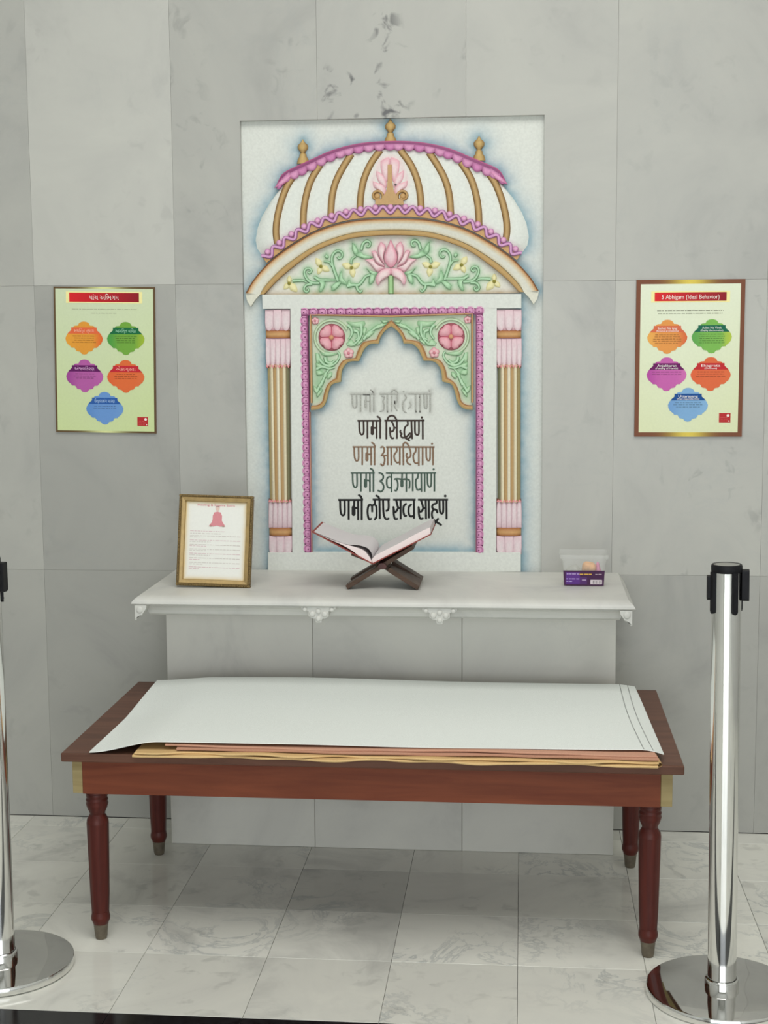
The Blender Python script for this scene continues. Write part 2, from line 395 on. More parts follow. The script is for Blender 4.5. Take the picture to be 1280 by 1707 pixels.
panel = empty('carved_altar_panel', (XM, 0, .789), 0, 'white marble altar panel, carved and painted with dome, lotus and prayer lines', 'altar panel')
def pb(m, name, parent=None, mt=None, smooth=True, bevel=0):
    o = m.build(name, mt or M_PAINT, parent or panel, smooth=smooth, bevel=bevel)
    if (parent or panel) is panel: o.location = (-XM, 0, -.789)
    return o
# arch opening and spandrels
SP_LO = crv(cv(k3, (1235, 340), (1180, 382), (1140, 440), (1125, 492)), 16)[:-1] + crv(cv(k3, (1125, 495), (1050, 500), (1000, 540), (970, 600), (950, 648)), 16)[:-1] + \
    crv(cv(k3, (950, 650), (870, 655), (830, 680), (800, 730), (790, 790)), 16)[:-1] + crv(cv(k3, (788, 835), (730, 850), (700, 870), (680, 920), (665, 985), (640, 1045), (590, 1078), (525, 1087)), 24)
SP_HI = crv(cv(k3, (1235, 285), (1180, 340), (1130, 400), (1108, 455)), 16)[:-1] + crv(cv(k3, (1105, 457), (1000, 478), (965, 510), (935, 570), (922, 615)), 16)[:-1] + \
    crv(cv(k3, (918, 622), (820, 640), (780, 680), (755, 740), (748, 795)), 16)[:-1] + crv(cv(k3, (744, 802), (700, 830), (665, 870), (640, 940), (625, 1005), (585, 1040), (525, 1047)), 24)
XA = k3(1235, 340)[0]
c_tl = W(517.5, 524.5); c_bl = W(519, 676); c_top = (XA, W(651, 527)[1])
def lpath(n):
    a = abs(c_top[0]-c_tl[0]); b = abs(c_tl[1]-c_bl[1]); r = []
    for i in range(n):
        t = i/(n-1); s = t*(a+b)
        r.append((c_top[0]-s, c_top[1]+(c_tl[1]-c_top[1])*s/a) if s < a else (c_tl[0]+(c_bl[0]-c_tl[0])*(s-a)/b, c_tl[1]-(s-a)))
    return r
pil_l = [W(440, 493), W(441, 560), W(443, 640), (W(449, 800)), W(449, 951)]
pil_r = [W(869, 491), W(869, 951)]
braid_in = [W(519, 688), W(522, 919)], [W(790, 688), W(793, 919)]
haz = [dome_edge, mir(dome_edge), s_out[::4], a_out[:16:3], a_out[-16::3]] + [x for o, s in fins for x in fin_outline(o, s)] + [pil_l, pil_r]
haz2 = [SP_LO[::2], mir(SP_LO[::2], XA), braid_in[0], braid_in[1], [W(522, 919), W(793, 919)]]
gx = np.linspace(NX0-.004, NX1+.004, 291); gz = np.linspace(NZ0-.004, NZ1+.004, 430)
GX, GZ = np.meshgrid(gx, gz); PP = np.c_[GX.ravel(), GZ.ravel()]
_f = lambda X, Y: W(575+X/8.533, 640+Y/8.533)
smud = [[_f(75, 145), _f(430, 145)], [_f(490, 142), _f(1225, 140)]] + [[_f(x, a_), _f(x+2, b_)] for x, a_, b_ in ((100, 150, 330), (150, 150, 330), (205, 150, 395), (290, 200, 360), (350, 150, 400), (410, 90, 390), (540, 160, 390), (600, 150, 400), (660, 100, 380), (710, 90, 330), (745, 160, 330), (850, 150, 220), (820, 260, 380), (930, 250, 340), (1005, 150, 400), (1065, 150, 400), (1135, 160, 340), (1210, 90, 400))]
col = paint(PP, WHT, [(smud, c(172, 173, 165), .75, .0062), (haz, c(150, 175, 186), .85, .030), (haz, BLUE, .8, .010), (haz2, c(140, 166, 178), .85, .019), (haz2, BLUE, .6, .008)])
me = bpy.data.meshes.new('back_slab')
n0, n1 = 291, 430
idx = (np.arange(n1-1)[:, None]*n0+np.arange(n0-1)[None]).ravel()
me.from_pydata(np.c_[PP[:, 0], np.full(len(PP), BK), PP[:, 1]].tolist(), [], np.c_[idx, idx+1, idx+n0+1, idx+n0].tolist())
a = me.color_attributes.new('Col', 'FLOAT_COLOR', 'POINT'); a.data.foreach_set('color', np.c_[col, np.ones(len(col))].astype(np.float32).ravel())
me.materials.append(M_PAINT); o = bpy.data.objects.new('back_slab', me); C.objects.link(o); o.parent = panel; o.location = (-XM, 0, -.789)
# dome
ribs = [crv(cv(k1, *r), 18) for r in (((452, 515), (400, 600), (355, 720), (325, 850), (318, 950), (328, 1030)), ((655, 432), (590, 540), (552, 650), (530, 780), (525, 915)),
        ((893, 350), (830, 450), (775, 560), (745, 680), (735, 825)), ((1113, 320), (1040, 425), (990, 540), (965, 660), (958, 775)))]
allribs = ribs+[mir(r) for r in ribs]
pal = crv(cv(kP, (280, 900), (240, 720), (330, 530), (400, 330), (575, 255), (760, 330), (830, 530), (910, 720), (860, 900)), 20)
m = MB(); R = []; PT = []
for v in np.linspace(0, 1, 26):
    r = []
    for u in np.linspace(0, 1, 101):
        x, z = dome_pt(u, v); q = abs(2*u-1); y = .004 + (0 if q < .88 else .014*((q-.88)/.12)**2)
        r.append((x, y, z)); PT.append((x, z))
    R.append(r)
cc = paint(PT, c(214, 218, 210), [([r[::3] for r in allribs], c(214, 176, 112), .75, .0072), ([s_low[::3]], c(222, 170, 185), .5, .007), ([z_top[::3]], c(222, 165, 190), .7, .008), ([pal], c(228, 185, 190), .6, .009)]).reshape(26, 101, 3)
m.grid(R, [[tuple(q) for q in r] for r in cc])
e = [r[0] for r in R]; m.grid([e, [(p[0], BK, p[2]) for p in e]], WHT); e = [r[-1] for r in R]; m.grid([e, [(p[0], BK, p[2]) for p in e]], WHT)
dome = pb(m, 'dome')
for r in allribs:
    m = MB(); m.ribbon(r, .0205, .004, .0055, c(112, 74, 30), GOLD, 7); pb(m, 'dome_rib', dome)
# palmette on the dome
pm = MB()
LP = [((400, 330), (480, 280), (575, 262), (575, 400), (560, 620), (500, 760), (440, 640), (400, 470)),
      ((320, 520), (420, 580), (480, 660), (520, 800), (500, 860), (420, 800), (340, 700), (315, 600)),
      ((245, 720), (360, 760), (450, 800), (510, 900), (480, 1010), (400, 930), (300, 860), (260, 830))]
for L_ in LP:
    o_ = crv(cv(kP, *L_)+[kP(*L_[0])], 20)[:-1]
    for q in (o_, mir(o_, kP(578, 0)[0])): pm.pillow(q, .004, .005, c(222, 140, 160), c(228, 200, 202))
pb(pm, 'palmette_petals', dome)
pm = MB()
o_ = cv(kP, (540, 400), (615, 400), (620, 700), (650, 900), (740, 1060), (840, 1090), (850, 1180), (300, 1180), (300, 1090), (430, 1060), (520, 900), (540, 700))
pm.poly(o_, .004, -.004, c(192, 150, 95))
for cx, sg in ((335, 1), (830, -1)):
    sp = [kP(cx+sg*(110-t*9)*math.cos(t), 1010-(110-t*9)*math.sin(t)*1.0) for t in np.linspace(-.9, 5.6, 26)]
    pm.ribbon(sp, [.011*(1-.4*i/25) for i in range(26)], .003, .007, GOLDD, c(196, 152, 90))
    pm.disc(*kP(cx, 1010), .009, .003, .005, c(180, 130, 70), c(196, 152, 90))
pb(pm, 'palmette_stem', dome)
m = MB(); m.disc(*kP(690, 790), .0035, -.001, .001, c(110, 95, 95), c(90, 80, 80)); pb(m, 'chip', dome)
# finials
for (o_, s_) in fins:
    m = MB(); R = []; Q = []
    for d, h in FIN:
        hw = h/4.571*px_m*s_; r = []; q = []
        for j in range(9):
            t = -1+j/4; r.append((o_[0]+hw*t, .016-.012*math.sqrt(max(0, 1-t*t))*min(1, h/30), o_[1]-d/4.571*px_m*s_)); q.append(mix(c(196, 160, 92), GOLDD, abs(t)**2*.8 + (.25 if d in (90, 105, 36) else 0)))
        R.append(r); Q.append(q)
    m.grid(R, Q); pb(m, 'finial')
# scalloped crown band
m = MB(); m.grid([[(p[0], BK, p[1]) for p in s_out], [(p[0], .002, p[1]) for p in s_out], [(p[0]*.84+q[0]*.16, .0, p[1]*.84+q[1]*.16) for p, q in zip(s_out, s_low)], [(p[0]*.5+q[0]*.5, -.003, p[1]*.5+q[1]*.5) for p, q in zip(s_out, s_low)], [(p[0], .003, p[1]) for p in s_low]],
                 [[c(205, 90, 140)]*121, [c(190, 80, 130)]*121, [MAGD]*121, [MAGD]*121, [MAGD]*121])
sband = pb(m, 'scalloped_crown')
half = []
Ls = len(s_out)
for k in range(25):
    t = (k+.5)/25*(Ls-1); i = int(t); p, q = s_out[i], s_low[i]; i2 = min(Ls-1, i+1)
    tx, tz = s_out[i2][0]-s_out[max(0, i-1)][0], s_out[i2][1]-s_out[max(0, i-1)][1]; L_ = math.hypot(tx, tz); tx /= L_; tz /= L_
    nx, nz = q[0]-p[0], q[1]-p[1]; D = math.hypot(nx, nz); nx, nz = tz, -tx
    cx, cz = p[0]+nx*D*.48, p[1]+nz*D*.48
    out = []
    for a_ in np.linspace(-.15, PI+.15, 11): out.append((cx+tx*math.cos(a_)*.0175+nx*math.sin(a_)*D*.62, cz+tz*math.cos(a_)*.0175+nz*math.sin(a_)*D*.72))
    out += [(cx-tx*.008-nx*D*.12, cz-tz*.008-nz*D*.12), (cx+tx*.008-nx*D*.12, cz+tz*.008-nz*D*.12)]
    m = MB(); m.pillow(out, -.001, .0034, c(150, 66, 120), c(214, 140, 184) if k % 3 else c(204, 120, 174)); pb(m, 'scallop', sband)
for sg in (0, 1):
    t_ = cv(k1, (305, 612), (345, 560), (420, 505), (455, 500), (410, 560), (350, 600))
    m = MB(); m.pillow(mir(t_) if sg else t_, 0, .006, c(190, 70, 130), c(222, 150, 190)); pb(m, 'scallop', sband)
# gold band with a twining wave and beads
m = MB(); K = 121
m.grid([[(p[0], BK, p[1]) for p in z_top], [(p[0], .001, p[1]) for p in z_top], [(p[0], -.001, p[1]) for p in z_bot], [(p[0], .006, p[1]) for p in z_bot]], [[c(196, 150, 92)]*K, [c(198, 152, 100)]*K, [c(196, 148, 88)]*K, [BROWN]*K])
wband = pb(m, 'wave_band')
zc = sym([(p[0], p[1]-.002) for p in Z_TOP], 19*12+1)
zz = []
for i, p in enumerate(zc):
    a_, b_ = zc[max(0, i-1)], zc[min(228, i+1)]; tx, tz = b_[0]-a_[0], b_[1]-a_[1]; L_ = math.hypot(tx, tz); nx, nz = -tz/L_, tx/L_
    ph = 2*PI*(i/12.0); off = .0095*math.cos(ph+PI*0)
    zz.append((p[0]+nx*(off-.007), p[1]+nz*(off-.007)))
m = MB(); m.ribbon(zz, .0112, -.001, .0055, c(146, 84, 146), c(216, 156, 202)); pb(m, 'wave', wband)
for k in range(19):
    i = int((k+.5)*12); p = zc[i]; a_, b_ = zc[i-1], zc[i+1]; L_ = math.hypot(b_[0]-a_[0], b_[1]-a_[1]); nx, nz = -(b_[1]-a_[1])/L_, (b_[0]-a_[0])/L_
    m = MB(); m.disc(p[0]+nx*.0010, p[1]+nz*.0010, .0092, -.001, .006, c(176, 104, 160), c(224, 160, 198), 10); pb(m, 'bead', wband)
# sweeping cornice arch
K = 141
m = MB()
def lerpc(A, B, t): return [(p[0]*(1-t)+q[0]*t, p[1]*(1-t)+q[1]*t) for p, q in zip(A, B)]
lv = [(0, BK, c(180, 130, 75)), (0, -.004, BROWN), (.06, -.006, BROWN), (.14, -.0065, c(196, 140, 84)), (.3, -.005, c(218, 196, 158)), (.5, -.002, c(216, 215, 200)), (.8, -.001, c(214, 212, 196)), (.97, .001, c(206, 196, 160))]
R = []; Q = []
for t, y, cl in lv: R.append([(p[0], y, p[1]) for p in lerpc(a_out, a_in, t)]); Q.append([cl]*K)
m.grid(R, Q)
pb(m, 'cornice')
for sg in (0, 1):
    t_ = cv(k1, (88, 1418), (150, 1330), (235, 1330), (200, 1420)) + [W(425, 500), W(418, 511), W(412, 502)]
    m = MB(); m.poly(mir(t_) if sg else t_, BK, -.001, c(212, 210, 192)); pb(m, 'cornice_tip', None, smooth=False)
m = MB(); R = []; Q = []
for t, y, cl in ((0, .001, GOLDD), (.02, -.004, c(176, 138, 74)), (.5, -.005, c(188, 150, 88)), (.95, -.004, c(170, 128, 66)), (1, .009, GOLDD)):
    R.append([(p[0], y, p[1]) for p in lerpc(a_in, a_gl, t)]); Q.append([cl]*K)
m.grid(R, Q); pb(m, 'gold_arch_band')
# tympanum ground
flowers = [kG(220, 1040), kG(935, 660), kH(455, 780)]
V = []
def vs(k, *p, n=22): V.append(crv(cv(k, *p), n)); return V[-1]
vines = [
 (vs(kG, (300, 985), (430, 975), (540, 980), (610, 1015)), .0075),
 (vs(kG, (900, 1035), (760, 1030), (660, 990), (590, 900), (560, 800), (600, 715), (690, 715), (720, 770), (680, 810), (640, 785)), .008),
 (vs(kG, (740, 1055), (640, 1065), (575, 1110), (555, 1190), (610, 1235), (660, 1195), (625, 1150)), .0075),
 (vs(kG, (790, 900), (900, 960), (1050, 965), (1280, 965)), .008),
 (vs(kH, (160, 1060), (95, 880), (40, 700), (35, 560), (85, 460), (170, 420), (250, 465), (245, 560), (190, 590), (150, 545)), .0085),
 (vs(kG, (1180, 650), (1120, 570), (1000, 545)), .006),
 (vs(kH, (360, 1175), (480, 1150), (600, 1150), (680, 1075), (750, 975), (860, 930)), .0095),
 (vs(kH, (560, 1150), (580, 1240), (640, 1300), (680, 1260)), .008),
 (vs(kH, (440, 690), (460, 600), (545, 535)), .007),
 (vs(kH, (660, 400), (700, 270), (780, 210), (850, 250), (830, 330), (770, 320)), .008)]
leaves = [(kG, (880, 960), (1000, 970), (1030, 1060), (960, 1220), (880, 1230), (900, 1150), (915, 1050)), (kH, (180, 950), (240, 840), (265, 1000), (375, 1145), (260, 1130), (180, 1060)),
          (kH, (250, 1090), (180, 1180), (100, 1260), (20, 1270), (60, 1150), (160, 1070)), (kH, (770, 800), (880, 850), (1010, 885), (960, 960), (900, 940), (830, 880)),
          (kH, (860, 900), (960, 920), (930, 1080), (830, 1145), (825, 1020)), (kH, (465, 245), (530, 300), (600, 430), (560, 520), (490, 470), (465, 370)),
          (kH, (520, 520), (640, 430), (680, 490), (780, 520), (905, 545), (890, 580), (750, 600), (640, 570)), (kH, (340, 1170), (400, 1020), (430, 1110), (520, 1150), (420, 1210)),
          (kG, (1060, 380), (1110, 440), (1070, 490), (1010, 430)), (kG, (800, 890), (900, 950), (960, 990), (860, 990)), (kG, (1160, 1110), (1280, 1010), (1290, 1100), (1190, 1190))]
lot = [crv(cv(kL, *q)+[kL(*q[0])], 26)[:-1] for q in (
    ((600, 720), (480, 728), (370, 790), (312, 900), (312, 1000), (350, 1050), (400, 980), (500, 910), (590, 850)),
    ((100, 555), (240, 540), (300, 620), (400, 690), (490, 715), (400, 765), (340, 800), (270, 740), (190, 640)),
    ((218, 395), (295, 380), (350, 480), (400, 580), (485, 695), (400, 672), (310, 610), (260, 520)),
    ((400, 205), (480, 270), (497, 330), (460, 460), (458, 560), (475, 645), (400, 560), (350, 440), (345, 310)))]
lcen = crv(cv(kL, (592, 155), (640, 260), (700, 400), (726, 520), (690, 640), (600, 712), (505, 640), (463, 520), (500, 380), (550, 260), (590, 160)), 30)[:-1]
lx = kL(592, 0)[0]
z_b = W(650, 490.5)[1]
R = []; PT = []
K = 141
for t in np.linspace(0, 1, 34):
    r = []
    for p in a_gl:
        zb = z_b; zt = max(p[1], zb+.0005)
        r.append((p[0], .010, zb*(1-t)+zt*t)); PT.append((p[0], r[-1][2]))
    R.append(r)
vl = [v[::2] for v in V]+[mir(v[::2], lx) for v in V]; lfp = [cv(q[0], *q[1:]) for q in leaves]; vl += lfp+[mir(q, lx) for q in lfp]
fl = [[f] for f in flowers]+[[mir([f], lx)[0]] for f in flowers]
cc = paint(PT, c(216, 214, 203), [(vl, c(168, 202, 164), .85, .0135), (vl, c(116, 164, 118), .6, .0055), (fl, c(214, 206, 150), .8, .014), (lot+[mir(q, lx) for q in lot], c(224, 180, 186), .6, .009),
      ([[(-.5, z_b), (.35, z_b)]], c(168, 138, 98), .85, .010), ([a_gl[::4]], c(180, 145, 100), .5, .004), ([[kL(590, 860), kL(590, 1215)]], c(150, 140, 90), .6, .012)]).reshape(34, K, 3)
m = MB(); m.grid(R, [[tuple(q) for q in r] for r in cc])
tym = pb(m, 'tympanum')
def both(fn):
    for sg in (0, 1): fn((lambda q: mir(q, lx)) if sg else (lambda q: q))
both(lambda T: [pb((lambda mm: (mm.ribbon(T(v), [wd*1.35*(1-.35*i/21) for i in range(22)], .010, .0055, GRND, c(172, 214, 172)), mm)[1])(MB()), 'vine_stem', tym) for v, wd in vines])
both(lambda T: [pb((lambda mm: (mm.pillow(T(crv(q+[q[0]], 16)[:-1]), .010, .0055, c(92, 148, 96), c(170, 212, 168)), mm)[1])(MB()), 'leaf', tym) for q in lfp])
fd = [[(0, -120), (-90, 90), (120, 130)], [(-80, -130), (130, 70), (-50, 120)], [(-150, -55), (130, -60), (25, 150)]]
def flow(T):
    for f, ds in zip(flowers, fd):
        fb = MB()
        for dx, dz in ds:
            L_ = math.hypot(dx, dz)/13.2*px_m*1.35; a_ = math.atan2(-dz, dx)
            pt = [(f[0]+math.cos(a_)*L_*u_-math.sin(a_)*L_*w_, f[1]+math.sin(a_)*L_*u_+math.cos(a_)*L_*w_) for u_, w_ in ((0, -.10), (.3, -.30), (.6, -.34), (1.1, 0), (.6, .34), (.3, .30), (0, .10))]
            fb.pillow(T(crv(pt+[pt[0]], 14)[:-1]), .010, .0045, c(206, 196, 130), c(226, 218, 160))
        g = T([f])[0]; fb.disc(g[0], g[1], .0052, .006, .003, c(160, 150, 50), c(128, 122, 34)); pb(fb, 'yellow_flower', tym)
both(flow)
lotus_parts = []
m = MB(); st = [kL(592, 860-0), kL(594, 1000), kL(596, 1215)]; m.ribbon(crv(st, 8), .0165, .009, .010, c(110, 160, 96), c(160, 204, 138)); pb(m, 'lotus_stem', tym)
for i, q in enumerate([1, 2, 3, 0]):
    for T in (lot[q], mir(lot[q], lx)):
        m = MB(); m.pillow(T, .009-.0012*i, .008, c(214, 120, 148) if q in (2, 3) else c(220, 140, 160), c(230, 204, 204), 4); pb(m, 'lotus_petal', tym)
m = MB(); m.pillow(lcen, .004, .010, c(226, 120, 150), c(228, 192, 198), 4); pb(m, 'lotus_petal', tym)
# portal frame of plain marble
m = MB(); fc = c(210, 213, 205)
hd = [W(437, 491), W(869, 490), W(869, 515), W(437.5, 515)]
def quad(m, a_, b_, d_, e_, y0=BK, y1=-.003): m.poly([W(*a_), W(*b_), W(*d_), W(*e_)], y0, y1, fc)
quad(m, (437, 491), (869, 490), (869, 514), (438, 515)); quad(m, (484, 514.7), (502, 514.6), (508, 921.5), (487.5, 921.5)); quad(m, (805, 513), (828, 513), (827, 921.5), (805, 921.5))
quad(m, (447, 921), (868, 921), (868, 953), (447, 953))
o = pb(m, 'portal_frame', None, M_PAINT, False, .0008)
# pillars
def pillar(xs, ys, right=False):
    """xs(y) left and right edges in photo pixels on the wall plane"""
    def row(y, bulge, off, cols, n=13, grow=0.0):
        a_, b_ = W(xs(y)[0]-grow, y), W(xs(y)[1]+grow, y); r = []
        for j in range(n):
            t = j/(n-1); r.append((a_[0]*(1-t)+b_[0]*t, off-bulge*math.sqrt(max(0, 1-(2*t-1)**2)), a_[1]))
        return r
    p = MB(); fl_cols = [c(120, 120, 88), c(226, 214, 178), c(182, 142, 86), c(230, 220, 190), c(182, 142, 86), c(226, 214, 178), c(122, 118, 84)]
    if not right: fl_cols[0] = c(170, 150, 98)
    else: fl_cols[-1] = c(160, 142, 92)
    n = 29; R = []; Q = []
    for y in (608, 640, 700, 760, 820, 838):
        a_, b_ = W(xs(y)[0]+2, y), W(xs(y)[1]-1, y); r = []; q = []
        for j in range(n):
            t = j/(n-1); k = min(6, int(t*7)); f = t*7-k
            r.append((a_[0]*(1-t)+b_[0]*t, .012-.012*math.sqrt(max(0, 1-(2*t-1)**2))-(.003 if k % 2 else 0)*math.sin(PI*f), a_[1]))
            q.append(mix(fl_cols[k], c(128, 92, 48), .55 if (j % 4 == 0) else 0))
        R.append(r); Q.append(q)
    p.grid(R, Q)
    pl = pb(p, 'pillar')
    for (y0, y1, nm, kind) in ((516, 551, 'capital', 1), (551, 564, 'gold_ring', 0), (564, 611, 'capital', 2), (835, 881, 'pillar_base', 2), (880, 893.5, 'gold_ring', 0), (893, 925, 'pillar_base', 3)):
        q = MB()
        if kind == 0:
            q.grid([row(y0, .012, .014, 0), row(y0+1, .016, .013, 0), row((y0+y1)/2, .018, .013, 0), row(y1-1, .016, .013, 0), row(y1, .012, .014, 0)],
                   [[c(160, 92, 48)]*13, [c(176, 110, 60)]*13, [c(206, 154, 92)]*13, [c(176, 110, 60)]*13, [c(160, 92, 48)]*13])
        else:
            hi = y0; lo = y1
            q.grid([row(y, .011+.003*math.sin(PI*(y-hi)/(lo-hi)), .015, 0, 13, .6) for y in np.linspace(hi, lo, 7)], [[c(214, 160, 172)]*13]+[[c(218, 190, 196)]*13]*5+[[c(214, 150, 160)]*13])
            nn = 3 if kind != 2 else 5
            for t in range(nn):
                x0_, x1_ = xs((y0+y1)/2); wd = (x1_-x0_+1)/nn; xc = x0_+wd*(t+.5); h_ = (y1-y0)
                up_ = kind == 2 and y0 > 800
                ang = np.linspace(0, PI, 9); pt = []
                for a_ in ang:
                    yy = y0+h_*.62+math.sin(a_)*h_*.40
                    if up_: yy = y1-(yy-y0)
                    pt.append((xc+math.cos(a_)*wd*.5, yy))
                e_ = y1-1 if up_ else y0+1
                pt += [(xc-wd*.48, e_), (xc+wd*.48, e_)]
                tt = (t+.5)/nn
                q.pillow([W(*z) for z in pt], .013-.0125*math.sqrt(1-(2*tt-1)**2), .0022, c(216, 176, 186), c(222, 203, 206), 3)
            if kind == 2:
                for t in range(8):
                    x0_, x1_ = xs(y1 if y0 < 800 else y0); wd = (x1_-x0_)/8; ye = (y1 if y0 < 800 else y0); s_ = 1 if y0 < 800 else -1
                    tt = (t+.5)/8
                    q.poly([W(x0_+wd*t, ye-2*s_), W(x0_+wd*(t+.5), ye+2.6*s_), W(x0_+wd*(t+1), ye-2*s_)], BK, .008-.012*math.sqrt(1-(2*tt-1)**2), c(226, 140, 140))
        pb(q, nm, pl)
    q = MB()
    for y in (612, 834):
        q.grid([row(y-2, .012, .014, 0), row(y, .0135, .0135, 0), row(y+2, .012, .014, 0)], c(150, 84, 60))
    pb(q, 'brown_ring', pl)  # thin brown rings at both ends of the shaft
pillar(lambda y: (441+(y-516)*.018, 482+(y-516)*.009), None)
pillar(lambda y: (827.5, 868.5), None, True)
# braided pink border
BL = [W(503, 526), W(512, 920)]; BR = [W(799.5, 526), W(799.5, 920)]
m = MB(); wd = .0215
zt = W(650, 519)[1]; xl0, xr0 = W(503.5+3.5, 519)[0], W(798+1, 519)[0]
xl1, xr1 = W(513, 920)[0], W(799.3, 920)[0]
ctr = [(xl1, W(512, 921)[1]), (xl0, zt), (xr0, zt), (xr1, W(799, 921)[1])]
for a_, b_ in zip(ctr[:-1], ctr[1:]):
    hv = a_[0] == b_[0] or abs(a_[0]-b_[0]) < .05
    if hv: m.poly([(a_[0]-wd/2, a_[1]), (a_[0]+wd/2, a_[1]), (b_[0]+wd/2, b_[1]), (b_[0]-wd/2, b_[1])], BK, -.001, MAGD, c(170, 90, 120))
    else: m.poly([(a_[0]-wd/2, a_[1]-wd/2), (b_[0]+wd/2, b_[1]-wd/2), (b_[0]+wd/2, b_[1]+wd/2), (a_[0]-wd/2, a_[1]+wd/2)], BK, -.0015, MAGD)
braid = pb(m, 'braid_border', None, smooth=False)
proto = None
def petal_mesh():
    q = MB(); o_ = []
    for a_ in np.linspace(-.35*PI, PI*1.35, 14): o_.append((math.sin(a_)*-.0095+.0005, math.cos(a_)*.0125))
    q.pillow(o_, 0, .0032, c(168, 84, 140), MAGL, 3)
    q.ribbon(crv([(.008, .011), (-.004, .0115), (-.0095, .003), (-.008, -.007)], 8), .004, -.002, .0026, MAG, c(226, 160, 200))
    q.disc(.003, -.001, .0024, -.003, .001, c(110, 40, 86), c(104, 38, 80), 6)
    return q
proto = pb(petal_mesh(), 'braid_petal', braid); first = True
def petal_at(x, z, ang, flip):
    global first
    o_ = proto if first else proto.copy()
    if not first: C.objects.link(o_); o_.parent = braid
    first = False
    o_.location = (x, -.001, z); o_.rotation_euler = (0, ang, 0); o_.scale = (flip, 1, 1)
nv = 30
for k in range(nv):
    t = (k+.5)/nv; za, zb_ = zt-.014, ctr[0][1]
    petal_at(xl0*(1-t)+xl1*t-.001, za*(1-t)+zb_*t, 0, 1); petal_at(xr0*(1-t)+xr1*t+.001, za*(1-t)+zb_*t, 0, -1)
nh = 20
for k in range(nh): petal_at(xl0+(xr0-xl0)*k/(nh-1), zt+.001, PI/2, 1)
m = MB()
for xx, z0_, z1_ in ((xl1+wd/2, ctr[0][1], c_bl[1]-.02), (xr1-wd/2, ctr[0][1], c_bl[1]-.02)):
    m.box(xx-.001, xx+.0015, .0, BK, z0_, z1_, c(196, 130, 110))
pb(m, 'thin_orange_line', braid, smooth=False)
